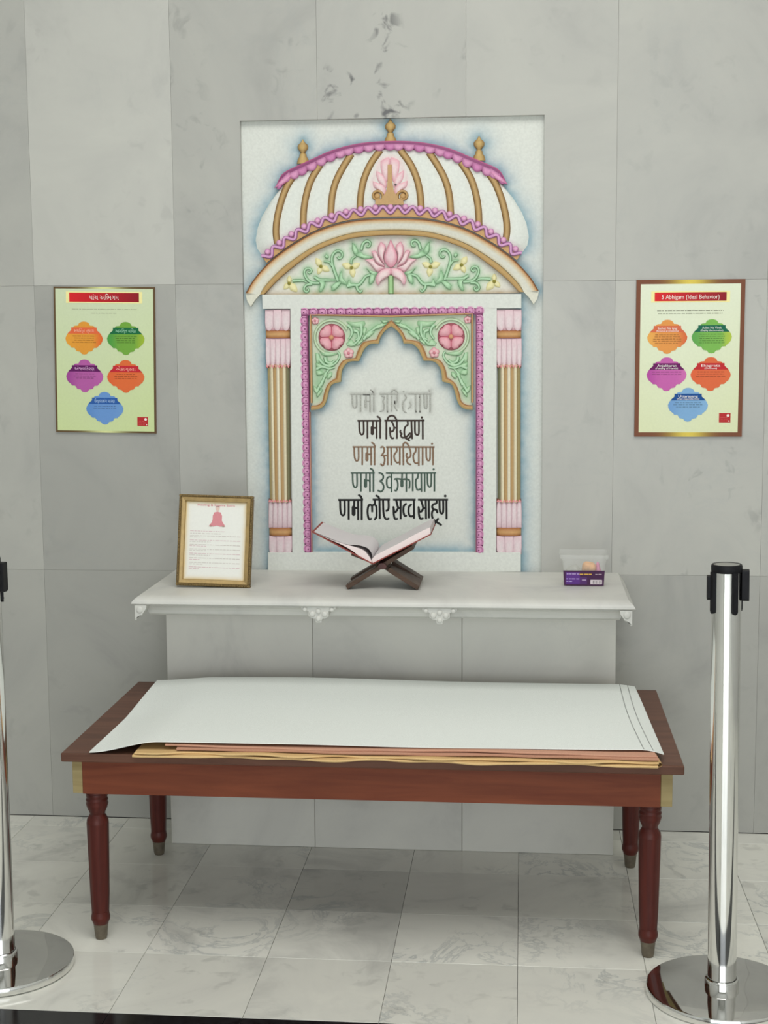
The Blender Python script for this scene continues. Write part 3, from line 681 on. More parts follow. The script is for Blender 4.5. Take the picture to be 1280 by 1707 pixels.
# spandrels
NS = len(SP_HI); LPp = lpath(NS)
grn_l = []
def spandrel(T, sgn):
    R = []; PT = []
    for t in np.linspace(0, 1, 16):
        r = []
        for a_, b_ in zip(SP_HI, LPp):
            x, z = a_[0]*(1-t)+b_[0]*t, a_[1]*(1-t)+b_[1]*t; r.append((x, z)); PT.append((x, z))
        R.append(r)
    cc = paint(PT, c(196, 208, 180), [([[kS(700, 330), kS(760, 420)], [kS(250, 760), kS(180, 900)], [kT(300, 600), kT(260, 1100)], [kS(950, 280), kS(1150, 170)]], c(140, 186, 140), .85, .022), ([SP_HI[::3]], c(214, 188, 160), .7, .004)]).reshape(16, NS, 3)
    m = MB(); rr = [[(p[0], .009, p[1]) for p in T(r)] for r in R]; m.grid(rr, [[tuple(q) for q in r] for r in cc])
    s_ = pb(m, 'spandrel')
    m = MB()
    hi, lo = T(SP_HI), T(SP_LO)
    mid = [((a_[0]+b_[0])/2, (a_[1]+b_[1])/2) for a_, b_ in zip(hi, lo)]
    m.grid([[(p[0], .009, p[1]) for p in hi], [(p[0], .002, p[1]) for p in hi], [(p[0]*.8+q[0]*.2, .001, p[1]*.8+q[1]*.2) for p, q in zip(hi, lo)], [(p[0], -.002, p[1]) for p in mid], [(p[0], 0, p[1]) for p in lo], [(p[0], BK, p[1]) for p in lo]],
           [[BROWN]*NS, [c(140, 88, 40)]*NS, [c(166, 116, 60)]*NS, [c(194, 152, 92)]*NS, [c(170, 148, 92)]*NS, [c(150, 140, 96)]*NS])
    pb(m, 'gold_arch_edge', s_)
    m = MB(); m.ribbon(T(LPp[:-1]), .007, .006, .008, c(150, 104, 54), c(200, 150, 96), 5, True); pb(m, 'gold_inner_strip', s_)
    # rosette
    cx, cz = T([kS(342, 388)])[0]; rr_ = .0405
    m = MB(); m.disc(cx, cz, rr_, .009, .005, c(130, 60, 66), c(206, 92, 112), 32); ros = pb(m, 'rosette', s_)
    q = MB()
    for k in range(4):
        a_ = PI/4+k*PI/2
        o_ = [(u_*rr_, w_*rr_) for u_, w_ in ((.12, 0), (.30, -.27), (.55, -.52), (.76, -.50), (.92, -.28), (.90, -.08), (.86, 0), (.90, .08), (.92, .28), (.76, .50), (.55, .52), (.30, .27))]
        q.pillow([(cx+x*math.cos(a_)-z*math.sin(a_), cz+x*math.sin(a_)+z*math.cos(a_)) for x, z in o_], .005, .006, c(216, 120, 140), c(228, 166, 174), 3)
    q.disc(cx, cz, .0075, -.001, .004, c(196, 110, 90), c(212, 150, 100)); pb(q, 'rosette_petals', s_)
    q = MB(); ring = [(cx+math.cos(a_)*.051, cz+math.sin(a_)*.051) for a_ in np.linspace(PI*.15, PI*1.35, 20)]
    if sgn < 0: ring = [(2*cx-x, z) for x, z in ring]
    q.ribbon(ring, .009, .008, .005, c(150, 180, 130), c(190, 212, 176)); pb(q, 'rosette_ring', s_)
    # buds
    for (bx, by, br) in ((90, 135, .0115), (600, 630, .0155)):
        q = MB(); p0 = T([kS(bx, by)])[0]
        for k in range(5):
            a_ = k*2*PI/5+.4; q.disc(p0[0]+math.cos(a_)*br*.5, p0[1]+math.sin(a_)*br*.5, br*.55, .008, .005, c(214, 130, 144), c(230, 178, 182), 10)
        q.disc(p0[0], p0[1], br*.3, .003, .002, c(206, 110, 130), c(206, 120, 130), 8); pb(q, 'bud', s_)
    # acanthus
    st_ = [(kS, (790, 180), (795, 320), (750, 430), (660, 505), (580, 500)), (kS, (680, 280), (740, 310), (745, 400), (700, 430)), (kS, (590, 200), (640, 260), (650, 340), (600, 420)),
           (kS, (120, 640), (160, 730), (240, 810), (340, 815), (420, 760), (465, 660), (430, 610)), (kS, (240, 690), (260, 760), (330, 780), (390, 740)), (kS, (110, 870), (200, 835), (300, 865), (390, 845)),
           (kT, (330, 900), (400, 740), (470, 560), (560, 440)), (kS, (830, 420), (900, 330), (990, 260), (1120, 180)), (kT, (200, 1100), (260, 980), (330, 850), (370, 740))]
    for q_ in st_:
        m = MB(); m.ribbon(T(crv(cv(q_[0], *q_[1:]), 18)), [.0125*(1-.45*i/17) for i in range(18)], .009, .0055, c(96, 148, 98), c(178, 216, 176)); pb(m, 'scroll_stem', s_)
    lf_ = [(kS, (560, 145), (700, 155), (850, 140), (830, 230), (740, 240), (640, 220)), (kS, (560, 480), (640, 420), (690, 480), (720, 520), (600, 525)), (kS, (850, 370), (890, 290), (960, 280), (1000, 300), (950, 360), (880, 410)),
           (kS, (960, 250), (1050, 190), (1200, 175), (1110, 235), (1010, 272)), (kS, (1080, 125), (1180, 130), (1215, 150), (1130, 175)), (kS, (740, 450), (830, 420), (800, 470), (720, 520)), (kS, (830, 230), (880, 250), (860, 320), (840, 380), (810, 300)),
           (kT, (180, 470), (330, 470), (410, 560), (300, 620), (200, 600)), (kT, (450, 500), (510, 570), (480, 690), (380, 630)), (kT, (560, 540), (650, 520), (640, 640), (520, 740), (500, 640)), (kT, (230, 900), (300, 830), (340, 920), (330, 1010)),
           (kT, (110, 900), (200, 960), (250, 1060), (210, 1130), (130, 1060)), (kT, (260, 1060), (380, 1010), (330, 1130), (220, 1250), (200, 1170)), (kS, (90, 620), (150, 650), (170, 740), (120, 800), (95, 720)), (kS, (150, 590), (330, 620), (440, 640), (300, 680), (190, 660)),
           (kT, (180, 250), (330, 300), (460, 380), (300, 420), (190, 360)), (kT, (480, 330), (620, 230), (700, 250), (620, 400), (500, 420))]
    for q_ in lf_:
        p_ = cv(q_[0], *q_[1:]); m = MB(); m.pillow(T(crv(p_+[p_[0]], 16)[:-1]), .009, .0055, c(112, 164, 112), c(172, 210, 166)); pb(m, 'leaf', s_)
spandrel(lambda q: q, 1); spandrel(lambda q: mir(q, XA), -1)
# ---------------------------------------------------------------- inscription (strokes of the painted letters)
def kk(x0, y0, s): return lambda X, Y: W(x0+X/s, y0+Y/s, .0178)
A_ = kk(580, 685, 16); B_ = kk(640, 685, 14.22); C_ = kk(575, 775, 16); D_ = kk(645, 775, 11.64); F_ = kk(550, 820, 11.64); E_ = kk(575, 640, 8.533)
def namo(k, x0, x1, y0, y1):
    sx = (x1-x0)/640.0; sy = (y1-y0)/473.0
    f = lambda X, Y: k(x0+(X-250)*sx, y0+(Y-262)*sy)
    return [(f, 0, (250, 262), (890, 262)), (f, 1, (298, 290), (305, 500), (330, 600), (370, 632), (410, 600), (420, 500), (415, 290)), (f, 0, (520, 270), (520, 735)),
            (f, 0, (665, 270), (662, 430)), (f, 3, (648, 440), (648, 600)), (f, 0, (670, 450), (750, 455)), (f, 0, (762, 270), (765, 740)), (f, 0, (858, 265), (858, 740)), (f, 1, (785, 150), (835, 180), (870, 255))]
INS = [
 ('faded grey top line of painted prayer script, mostly worn away', c(170, 171, 163), .0036, namo(E_, 75, 425, 145, 395) + [(E_, 0, (490, 142), (760, 142)), (E_, 1, (520, 170), (560, 190), (540, 250), (560, 290), (545, 370), (500, 390)),
   (E_, 0, (600, 150), (600, 400)), (E_, 0, (660, 150), (660, 390)), (E_, 1, (655, 120), (700, 80), (750, 120)), (E_, 1, (740, 160), (735, 260), (700, 300), (740, 380)), (E_, 1, (850, 150), (870, 200), (820, 270), (830, 370), (870, 410)),
   (E_, 0, (900, 140), (1225, 140)), (E_, 1, (920, 260), (940, 300), (900, 350)), (E_, 0, (1000, 150), (1005, 405)), (E_, 0, (1062, 150), (1068, 405)), (E_, 1, (1120, 160), (1130, 320), (1165, 340), (1170, 160)), (E_, 0, (1210, 140), (1210, 400)), (E_, 2, (835, 105)), (E_, 2, (1200, 95))]),
 ('dark brown second line of prayer script', c(62, 48, 42), .0048, namo(A_, 250, 890, 262, 735) + [(B_, 0, (10, 230), (960, 228)), (B_, 1, (85, 225), (95, 165), (140, 122), (190, 112), (240, 127), (280, 180), (302, 230)), (B_, 0, (55, 240), (55, 670)),
   (B_, 1, (185, 250), (225, 340), (240, 400), (225, 460), (185, 490), (150, 460), (140, 400)), (B_, 1, (140, 400), (145, 520), (160, 610), (190, 650), (225, 642)), (B_, 0, (240, 400), (300, 400)), (B_, 0, (305, 240), (305, 660)),
   (B_, 1, (560, 250), (563, 330), (510, 370), (485, 440), (485, 560), (510, 640), (560, 668), (600, 705)), (B_, 1, (390, 465), (385, 505), (420, 540), (400, 580), (435, 630), (490, 630)), (B_, 1, (500, 640), (570, 580), (610, 530), (640, 560), (610, 630), (580, 650)),
   (B_, 0, (650, 240), (665, 665)), (B_, 1, (732, 250), (735, 500), (760, 556), (790, 566), (825, 530), (828, 250)), (B_, 0, (917, 200), (920, 670)), (B_, 2, (898, 155))]),
 ('rust brown middle line of prayer script', c(134, 104, 80), .0046, namo(A_, 120, 740, 960, 1440) + [(B_, 0, (50, 855), (1200, 855)), (A_, 1, (880, 970), (920, 955), (960, 990), (965, 1070), (930, 1140), (895, 1185)), (A_, 1, (895, 1185), (950, 1195), (975, 1260), (975, 1340), (950, 1430), (915, 1455), (878, 1415)),
   (A_, 0, (960, 1190), (1055, 1190)), (A_, 0, (1060, 980), (1060, 1445)), (A_, 0, (1150, 970), (1155, 1445)), (B_, 1, (300, 870), (305, 950), (250, 1030), (240, 1090), (262, 1170), (310, 1225), (360, 1215)), (B_, 0, (375, 860), (375, 1280)),
   (B_, 0, (455, 860), (460, 1285)), (B_, 1, (455, 840), (460, 780), (500, 752), (550, 772), (595, 845)), (B_, 1, (600, 870), (628, 960), (630, 1060), (590, 1110), (548, 1105), (530, 1050), (545, 1010)), (B_, 1, (560, 1110), (545, 1180), (570, 1245), (630, 1268)),
   (B_, 1, (755, 870), (750, 960), (700, 1030), (695, 1090), (705, 1170), (745, 1235), (810, 1230)), (B_, 0, (825, 860), (825, 1300)), (B_, 0, (915, 860), (915, 1280)), (B_, 1, (1000, 870), (1005, 1090), (1030, 1165), (1062, 1178), (1090, 1130), (1095, 870)),
   (B_, 0, (1160, 850), (1160, 1285)), (B_, 2, (1140, 775))]),
 ('dark green fourth line of prayer script', c(70, 92, 80), .0046, namo(C_, 155, 790, 215, 710) + [(C_, 1, (910, 213), (970, 225), (1018, 285), (1018, 350), (985, 400), (935, 428)), (C_, 1, (935, 430), (995, 480), (1030, 560), (1020, 650), (960, 712), (885, 682)),
   (C_, 0, (1090, 215), (1300, 213)), (D_, 0, (0, 160), (955, 155)), (C_, 1, (1225, 320), (1170, 318), (1125, 360), (1110, 450), (1125, 560), (1170, 612), (1240, 600)), (C_, 0, (1240, 215), (1240, 725)),
   (D_, 1, (150, 275), (200, 268), (290, 278)), (D_, 1, (185, 285), (208, 340), (208, 430), (180, 500), (155, 492)), (D_, 0, (295, 170), (288, 300)), (D_, 3, (290, 310), (290, 405)), (D_, 1, (320, 275), (400, 278), (438, 310), (440, 400), (432, 450)), (D_, 0, (375, 165), (375, 518)),
   (D_, 0, (500, 165), (500, 510)), (D_, 1, (602, 180), (595, 250), (562, 290), (560, 390), (590, 480), (650, 470)), (D_, 0, (665, 165), (668, 520)), (D_, 0, (732, 165), (732, 520)), (D_, 1, (785, 170), (790, 370), (825, 428), (855, 390), (860, 170)), (D_, 0, (920, 155), (920, 515)), (D_, 2, (905, 85))]),
 ('black bottom line of prayer script', c(26, 26, 26), .0056, namo(F_, 160, 640, 155, 540) + [(C_, 0, (740, 925), (1200, 925)), (C_, 1, (695, 1435), (650, 1450), (620, 1390), (603, 1250), (620, 1110), (665, 1058), (715, 1085)), (C_, 0, (722, 1080), (725, 1255)), (C_, 1, (722, 1085), (780, 1060), (830, 1095), (842, 1200), (838, 1380), (795, 1450)),
   (C_, 0, (795, 930), (795, 1065)), (C_, 0, (920, 930), (930, 1440)), (C_, 1, (835, 820), (890, 850), (925, 930)), (C_, 1, (1015, 930), (1025, 1250), (1050, 1380), (1100, 1448), (1160, 1430)), (C_, 1, (1160, 930), (1165, 1120), (1145, 1200), (1105, 1222)),
   (D_, 0, (120, 675), (555, 675)), (D_, 1, (182, 690), (200, 780), (215, 830), (180, 900), (145, 910), (125, 820)), (D_, 1, (128, 830), (133, 960), (155, 1045), (198, 1045)), (D_, 0, (215, 832), (258, 835)), (D_, 0, (263, 680), (265, 1052)),
   (D_, 1, (368, 755), (325, 800), (318, 900), (340, 980), (370, 985)), (D_, 1, (468, 770), (425, 815), (418, 920), (450, 995), (510, 992)), (D_, 0, (522, 680), (525, 1042)), (D_, 0, (600, 675), (1185, 675)),
   (D_, 1, (662, 690), (690, 780), (700, 840), (670, 900), (632, 900), (612, 820)), (D_, 1, (614, 830), (620, 960), (645, 1042), (692, 1038)), (D_, 0, (700, 835), (750, 835)), (D_, 0, (752, 680), (758, 1050)), (D_, 0, (808, 680), (812, 1032)),
   (D_, 1, (965, 690), (958, 742), (900, 765), (876, 812), (900, 852), (960, 875), (975, 920)), (D_, 1, (905, 860), (872, 930), (885, 1030), (945, 1095), (1048, 1162)), (D_, 1, (990, 1045), (950, 1100), (910, 1158)),
   (D_, 1, (1018, 680), (1025, 880), (1058, 945), (1090, 905), (1092, 680)), (D_, 0, (1152, 665), (1155, 1052)), (D_, 2, (1130, 602))])]
for li, (lab, cl, wd, st) in enumerate(INS):
    m = MB()
    for si, s in enumerate(st):
        k, typ, pts = s[0], s[1], [s[0](*p) for p in s[2:]]
        y0 = BK-.0004-.00004*(si % 12)
        if typ == 2: m.disc(pts[0][0], pts[0][1], wd*.72, y0, .0012, cl, cl, 10); continue
        ww = wd*(1.9 if typ == 3 else 1)
        if typ == 1: pts = crv(pts, 5*len(pts))
        else: pts = [(pts[0][0]*(1-t)+pts[1][0]*t, pts[0][1]*(1-t)+pts[1][1]*t) for t in np.linspace(0, 1, 5)]
        ww *= 1.12; m.ribbon(pts, ww, y0, .0012, cl, cl, 4, True)
        for p in ((pts[0], pts[-1]) if typ else ()): m.disc(p[0], p[1], ww*.5, y0, .0010, cl, cl, 8)
    o = pb(m, 'inscription_line', None, M_INK, False); tag(o, lab)
    if li == 0:
        m = MB()
        for (X, Y, X2, Y2, ww) in ((255, 152, 355, 155, .0028), (655, 182, 657, 184, .0036), (706, 240, 710, 285, .0038), (1005, 380, 1010, 405, .0034), (1066, 380, 1068, 405, .0032), (605, 380, 606, 405, .0022), (1058, 180, 1062, 195, .0034), (385, 100, 402, 125, .003)):
            a_, b_ = E_(X, Y), E_(X2, Y2); m.ribbon([(a_[0]*(1-t)+b_[0]*t, a_[1]*(1-t)+b_[1]*t) for t in (0, .5, 1)], ww, BK-.001, .0012, c(60, 58, 54), c(60, 58, 54), 4, True)
        o2 = m.build('paint_remnant', M_INK, o); o2['kind'] = 'stuff'

# ---------------------------------------------------------------- marble shelf and plinth
shelf = empty('marble_shelf', (-.055, 0, .74), 0, 'projecting white marble shelf with carved pendants below the painted altar panel', 'shelf')
TS = c(196, 197, 190, .80)
def sh(m, name, parent=shelf, bevel=.0015, mt=None, smooth=False):
    o = m.build(name, mt or M_WHITE, parent, bevel=bevel, smooth=smooth); o.color = (.62, .615, .59, .97)
    if parent is shelf: o.location = (.055, 0, -.74)
    return o
m = MB()
X0, X1 = -.742, .632
prof = [(0, .795), (-.425, .795), (-.440, .7945), (-.455, .792), (-.467, .787), (-.473, .781), (-.474, .776), (-.470, .772), (-.46, .7705), (0, .7705)]
rows_ = []
for y, z in prof:
    ins = .018*((z-.772)/.023)**2 if z > .772 else 0
    rows_.append([(X0+ins, y, z), (X1-ins, y, z)])
m.grid(rows_, (1, 1, 1))
for j in (0, 1): m.f.append(tuple(2*i+j for i in range(len(prof))))
sh(m, 'shelf_slab', bevel=0, smooth=True)
m = MB()
prof = [(0, .7705), (-.435, .7705), (-.437, .764), (-.424, .757), (-.416, .748), (-.414, .738), (-.404, .732), (0, .732)]
rows_ = []
for y, z in prof: rows_.append([(-.715-(y+.435)*-.6 if False else -.718+max(0, (.7705-z))*.35, y, z), (.607-max(0, (.7705-z))*.35, y, z)])
m.grid(rows_, (1, 1, 1))
for j in (0, 1): m.f.append(tuple(2*i+j for i in range(len(prof))))
sh(m, 'shelf_moulding', bevel=0)
for cx in (-.2225, .108):
    m = MB(); q = [(-.048, 0), (-.048, -.006), (-.040, -.012), (-.028, -.012), (-.028, -.026), (-.018, -.033), (-.010, -.034), (-.008, -.044), (.008, -.044), (.010, -.034), (.018, -.033), (.028, -.026), (.028, -.012), (.040, -.012), (.048, -.006), (.048, 0)]
    m.poly([(cx+a_, .7715+b_) for a_, b_ in q], -.41, -.466, (1, 1, 1))
    for dx, dz, r_ in ((-.037, -.007, .007), (.037, -.007, .007), (-.017, -.02, .009), (.017, -.02, .009), (0, -.033, .008), (0, -.012, .008)): m.disc(cx+dx, .7715+dz, r_, -.466, .006, (1, 1, 1), (1, 1, 1), 10)
    sh(m, 'lotus_bracket', bevel=.002)
for cx, s_ in ((-.732, 1), (.623, -1)):
    for rot in (0,):
        m = MB()
        q = [(0, 0), (.034, 0), (.032, -.010), (.026, -.018), (.020, -.028), (.008, -.034), (.003, -.043), (0, -.040)]
        m.poly([(cx+a_*s_, .7715+b_) for a_, b_ in q], -.430, -.472, (1, 1, 1))
        m.disc(cx+.014*s_, .7715-.013, .010, -.472, .004, (1, 1, 1), (1, 1, 1), 10)
        sh(m, 'corner_pendant', bevel=.003)
plinth = empty('marble_plinth', (-.055, -.11, 0), 0, 'plain pale marble block carrying the shelf, standing behind the table', 'plinth')
for x0, x1, t in ((-.708, -.2765, .56), (-.2755, .158, .55), (.159, .5968, .56)):
    m = MB(); m.box(x0, x1, -.217, -.001, .0005, .7315)
    o = m.build('plinth_panel', M_WALL, plinth, bevel=.0008, seg=1); o.location = (.055, .11, 0); t *= 1.24; o.color = (t, t*.985, t*.93, 1)

# ---------------------------------------------------------------- wooden table
TX0, TX1, TY0, TY1, TZ = -.790, .711, -.974, -.240, .4995
table = empty('low_wooden_table', (-.04, -.607, 0), 0, 'long low reddish-brown wooden table with turned legs in front of the marble plinth', 'table')
def tp(m, name, mt, parent=table, **k):
    o = m.build(name, mt, parent, **k)
    if parent is table: o.location = (.04, .607, 0)
    return o
m = MB(); m.box(TX0, TX1, TY0, TY1, TZ-.022, TZ); tp(m, 'table_top', M_TOPW, bevel=.003)
AZ0, AZ1 = .387, TZ-.0222
m = MB(); m.box(-.748, .660, -.940, -.918, AZ0, AZ1); tp(m, 'front_apron', M_APR, bevel=.001)
m = MB(); m.box(-.748, .660, -.300, -.278, AZ0, AZ1); tp(m, 'rear_apron', M_APR, bevel=.001)
for x0, x1 in ((-.7735, -.7485), (.6605, .688)):
    m = MB(); m.box(x0, x1, -.938, -.280, AZ0+.001, AZ1); o = tp(m, 'side_apron', M_PALEW, bevel=.001); o['label'] = 'pale unstained side rail with bare end grain'
m = MB(); m.box(-.748, .660, -.9425, -.9402, AZ1-.012, AZ1-.001); tp(m, 'apron_bead', M_APR)
LZ = .3868
m0 = MB()
prof = [(.0290, LZ), (.0295, LZ-.006), (.0255, LZ-.008), (.0270, LZ-.014), (.0255, LZ-.018), (.0278, LZ-.024), (.0262, LZ-.028), (.0280, LZ-.034), (.0245, LZ-.046), (.0200, LZ-.056), (.0188, LZ-.061), (.0215, LZ-.066), (.0262, LZ-.074), (.0276, LZ-.084)]
m0.lathe(prof, 0, 0, 24, (1, 1, 1))
# faceted taper
R = []
for r_, z in ((.0276, LZ-.084), (.0270, .27), (.0240, .12), (.0218, .072)):
    row = []
    for k in range(24):
        a_ = 2*PI*k/24; f = .93 if k % 3 == 0 else 1.0; row.append((r_*f*math.cos(a_), r_*f*math.sin(a_), z))
    R.append(row)
m0.grid(R, (1, 1, 1), close=True)
m0.lathe([(.0218, .072), (.0222, .066), (.0238, .060), (.0238, .052), (.0215, .047), (.0190, .040)], 0, 0, 24)
f0 = MB(); f0.lathe([(.0185, .0405), (.0175, .030), (.0155, .008), (.0135, .0005)], 0, 0, 20)
l0 = tp(m0, 'leg', M_LEGW, smooth=True); ft = f0.build('leg_tip', M_FOOT, l0, smooth=True)
for i, (x, y) in enumerate(((-.7238, -.9041), (.6393, -.9041), (-.7238, -.3061), (.6393, -.3061))):
    o = l0
    if i:
        o = l0.copy(); C.objects.link(o); o.parent = table; f_ = ft.copy(); C.objects.link(f_); f_.parent = o
    o.location = (x+.04, y+.607, 0)

# ---------------------------------------------------------------- cloths on the table
def zat(px, py, z):
    d = ray(px, py); return CAMP + d*((z-CAMP.z)/d.z)
def sheet(name, corners, nx, ny, zf, th, col, wob, mt=M_CLOTHP, edgecol=None, parent=None, seed=1):
    """thin folded layer; corners FL FR BR BL as (x,y); zf(u,v) height"""
    m = MB(); top = []; bot = []
    FL, FR, BR, BL = [Vector((a_[0], a_[1])) for a_ in corners]
    for j in range(ny):
        v = j/(ny-1); r = []; b = []
        for i in range(nx):
            u = i/(nx-1); p = (FL*(1-u)+FR*u)*(1-v)+(BL*(1-u)+BR*u)*v
            dy = wob(u)*(1-v)**2 if wob else 0
            z = zf(u, v); r.append((p.x, p.y+dy, z+th)); b.append((p.x, p.y+dy, z))
        top.append(r); bot.append(b)
    m.grid(top, col); m.grid(bot, col)
    loop = [(0, i) for i in range(nx)]+[(j, nx-1) for j in range(1, ny)]+[(ny-1, i) for i in range(nx-2, -1, -1)]+[(j, 0) for j in range(ny-2, 0, -1)]
    m.grid([[top[j][i] for j, i in loop], [(lambda t, b_: ((t[0]+b_[0])/2, t[1]-.001, (t[2]+b_[2])/2))(top[j][i], bot[j][i]) for j, i in loop], [bot[j][i] for j, i in loop]], edgecol or col, close=True)
    return m.build(name, mt, parent, smooth=True)
def wv(u, *t): return sum(a_*math.sin(f*u+p) for a_, f, p in t)
TAN, BRN = c(196, 164, 116, .86), c(178, 134, 112, .86)
ct = empty('folded_tan_cloth', (.03, -.62, TZ), 0, 'folded tan and yellowish cloth with wavy edge, lowest in the pile on the table', 'cloth')
layers = [(.0006, .0050, -.605, .648, -.995, TAN, 3.0), (.0075, .0045, -.600, .650, -.992, TAN, 5.1)]
for i, (dz, th, x0, x1, yf, cl, ph) in enumerate(layers):
    z = lambda u, v, dz=dz, ph=ph, i=i: TZ+dz+max(0, .0025*math.sin(u*38+ph)+.0022*math.sin(u*17+ph*2)+.0012)*(1-v)**3*.42
    o = sheet('cloth_fold', ((x0, yf), (x1, yf), (x1-.04, -.36), (x0, -.36)), 120, 10, z, th, cl, lambda u, ph=ph: wv(u, (.006, 21, ph), (.004, 47, ph*1.7)), parent=ct, edgecol=c(206, 174, 124, .86))
    o.location = (-.03, .62, -TZ)
m = MB()   # rounded fold joining the layers at the right end
R = []
for k in range(9):
    a_ = -PI/2+PI*k/8; R.append([(.648-.04*(y+.99)/.63+.010*math.cos(a_), y, TZ+.0066+.0060*math.sin(a_)) for y in np.linspace(-.990, -.36, 8)])
m.grid(R, TAN); o = m.build('cloth_fold', M_CLOTHP, ct, smooth=True); o.location = (-.03, .62, -TZ)
cb = empty('folded_brown_cloth', (.02, -.62, TZ+.014), 0, 'folded pinkish-brown cloth lying between the white sheet and the tan cloth', 'cloth')
for i, (dz, th, x0, x1, yf, cl) in enumerate(((.0150, .0055, -.500, .650, -.981, BRN), (.0212, .0048, -.530, .646, -.975, c(186, 142, 120, .86)))):
    z = lambda u, v, dz=dz, i=i: TZ+dz+.0016*math.sin(u*9+i*2)*(1-v)**2*i
    o = sheet('cloth_fold', ((x0, yf), (x1, yf), (x1-.05, -.37), (x0-.02, -.305 if i else -.34)), 80, 10, z, th, cl, lambda u, i=i: wv(u, (.003, 11, i), (.002, 31, i)), parent=cb)
    o.location = (-.02, .62, -TZ-.014)
wh = empty('white_sheet', (-.02, -.62, TZ+.03), 0, 'smooth white cotton sheet spread on top of the cloth pile on the table', 'sheet')
FLc, FRc = zat(148, 1253, TZ+.007), zat(1107, 1250, TZ+.031); BRc, BLc = zat(1058, 1141, TZ+.036), zat(262, 1132, TZ+.034)
def wz(u, v):
    base = TZ+.0300
    lift = min(1, max(0, u/.125)); lift = lift*lift*(3-2*lift)
    z = TZ+.003+(base-TZ-.003)*(lift if v < .5 else lift+(1-lift)*(v-.5)*1.4)
    z += .0012*math.sin(u*5-v*6+.5)+.008*v*v*math.exp(-((u-.35)/.25)**2)+.004*v+.0011*math.sin(u*7+v*5)*math.sin(v*4+1.2)
    if u > .955: z -= .012*((u-.955)/.045)**2*(1-v*.5)
    return z
o = sheet('sheet_layer', ((FLc.x, FLc.y), (FRc.x, FRc.y), (BRc.x, BRc.y), (BLc.x, BLc.y)), 110, 40, wz, .0022, c(213, 217, 213, .88), lambda u: wv(u, (.003, 6, 1), (.0015, 19, 0)), parent=wh)
o.location = (.02, .62, -TZ-.03)
def wpos(u, v):
    a_ = FLc.xy*(1-u)+FRc.xy*u; b_ = BLc.xy*(1-u)+BRc.xy*u; p = a_*(1-v)+b_*v; return p.x, p.y+wv(u, (.003, 6, 1), (.0015, 19, 0))*(1-v)**2
for u0, u1 in ((.966, .969), (.982, .985)):
    m = MB(); R = []
    for v in np.linspace(.004, .995, 30):
        u = u0+(u1-u0)*v-.006*math.sin(PI*v); x, y = wpos(u, v); z = wz(u, v)+.0022
        R.append([(x-.0012, y, z), (x-.0009, y, z+.0006), (x+.0009, y, z+.0006), (x+.0012, y, z)])
    m.grid(R, c(150, 152, 150, .9)); o = m.build('hem_seam', M_CLOTHP, wh); o.location = (.02, .62, -TZ-.03)

# ---------------------------------------------------------------- open book on a folding wooden stand
def slab_between(m, a_, b_, th, y0, y1, col=(1, 1, 1)):
    """board seen end-on as the segment a-b in x-z, thickness th, running y0..y1"""
    dx, dz = b_[0]-a_[0], b_[1]-a_[1]; L_ = math.hypot(dx, dz); nx, nz = -dz/L_*th/2, dx/L_*th/2
    m.poly([(a_[0]+nx, a_[1]+nz), (b_[0]+nx, b_[1]+nz), (b_[0]-nx, b_[1]-nz), (a_[0]-nx, a_[1]-nz)], y1, y0, col)
SZ = .795
stand = empty('folding_book_stand', (-.061, -.232, SZ), 0, 'small dark wooden crossed-board stand holding the open book on the shelf', 'book stand')
px_, pz_ = -.064, .862
m = MB()
for (fx, tx, tz, y0, y1) in ((-.172, .022, .912, -.300, -.255), (-.172, .022, .912, -.185, -.14)): slab_between(m, (fx+.0065, .7955), (tx, tz), .0125, y0, y1)
slab_between(m, (-.035, .8775), (.022, .912), .0120, -.256, -.184)
o = m.build('stand_board', M_STANDW, stand, bevel=.0015); o.location = (.065, .205, -.790)
m = MB()
slab_between(m, (.0375, .7955), (-.150, .8932), .0125, -.2540, -.1860)
for y0, y1 in ((-.302, -.2542), (-.1858, -.135)): slab_between(m, (.0375, .7955), (-.047, .8485), .0125, y0, y1); slab_between(m, (-.081, .8670), (-.150, .8932), .0120, y0, y1)
o = m.build('stand_board', M_STANDW, stand, bevel=.0015); o.location = (.065, .205, -.790)
m = MB(); m.ribbon([(px_, .852), (px_, .864)], .03, -.300, .004, (1, 1, 1), (1, 1, 1)); R = []
for k in range(14):
    a_ = 2*PI*k/14; R.append([(px_+.012*math.cos(a_), -.306, .858+.009*math.sin(a_)), (px_+.012*math.cos(a_), -.12, .858+.009*math.sin(a_))])
R.append(R[0]); m = MB(); m.grid(R, (.12, .03, .025)); m.f.append(tuple(2*i for i in range(14)))
o = m.build('hinge', simple('red_wood', (.075, .022, .018), .5, 0, .2), stand, smooth=True); o.location = (.065, .205, -.790)
book = empty('open_book', (-.086, -.237, .8835), 0, 'open white-paged book with a dark red cover lying on the crossed wooden stand', 'book')
YF, YB = -.315, -.115
def bp(m, name, mt, smooth=False):
    o = m.build(name, mt, book, smooth=smooth); o.location = (.09, .21, -.875); return o
kf = lambda X, Y: W(500+X/4.923, 840+Y/4.923, YF)
sp = kf(592, 502)
m = MB(); cl = c(120, 56, 50, .7)
lt, rtp = kf(98, 240), kf(1068, 262)
for a_, b_ in ((lt, sp), (sp, rtp)): slab_between(m, a_, b_, .003, YF-.004, YB+.004)
m.c = [cl]*len(m.v); bp(m, 'book_cover', M_PAPER)
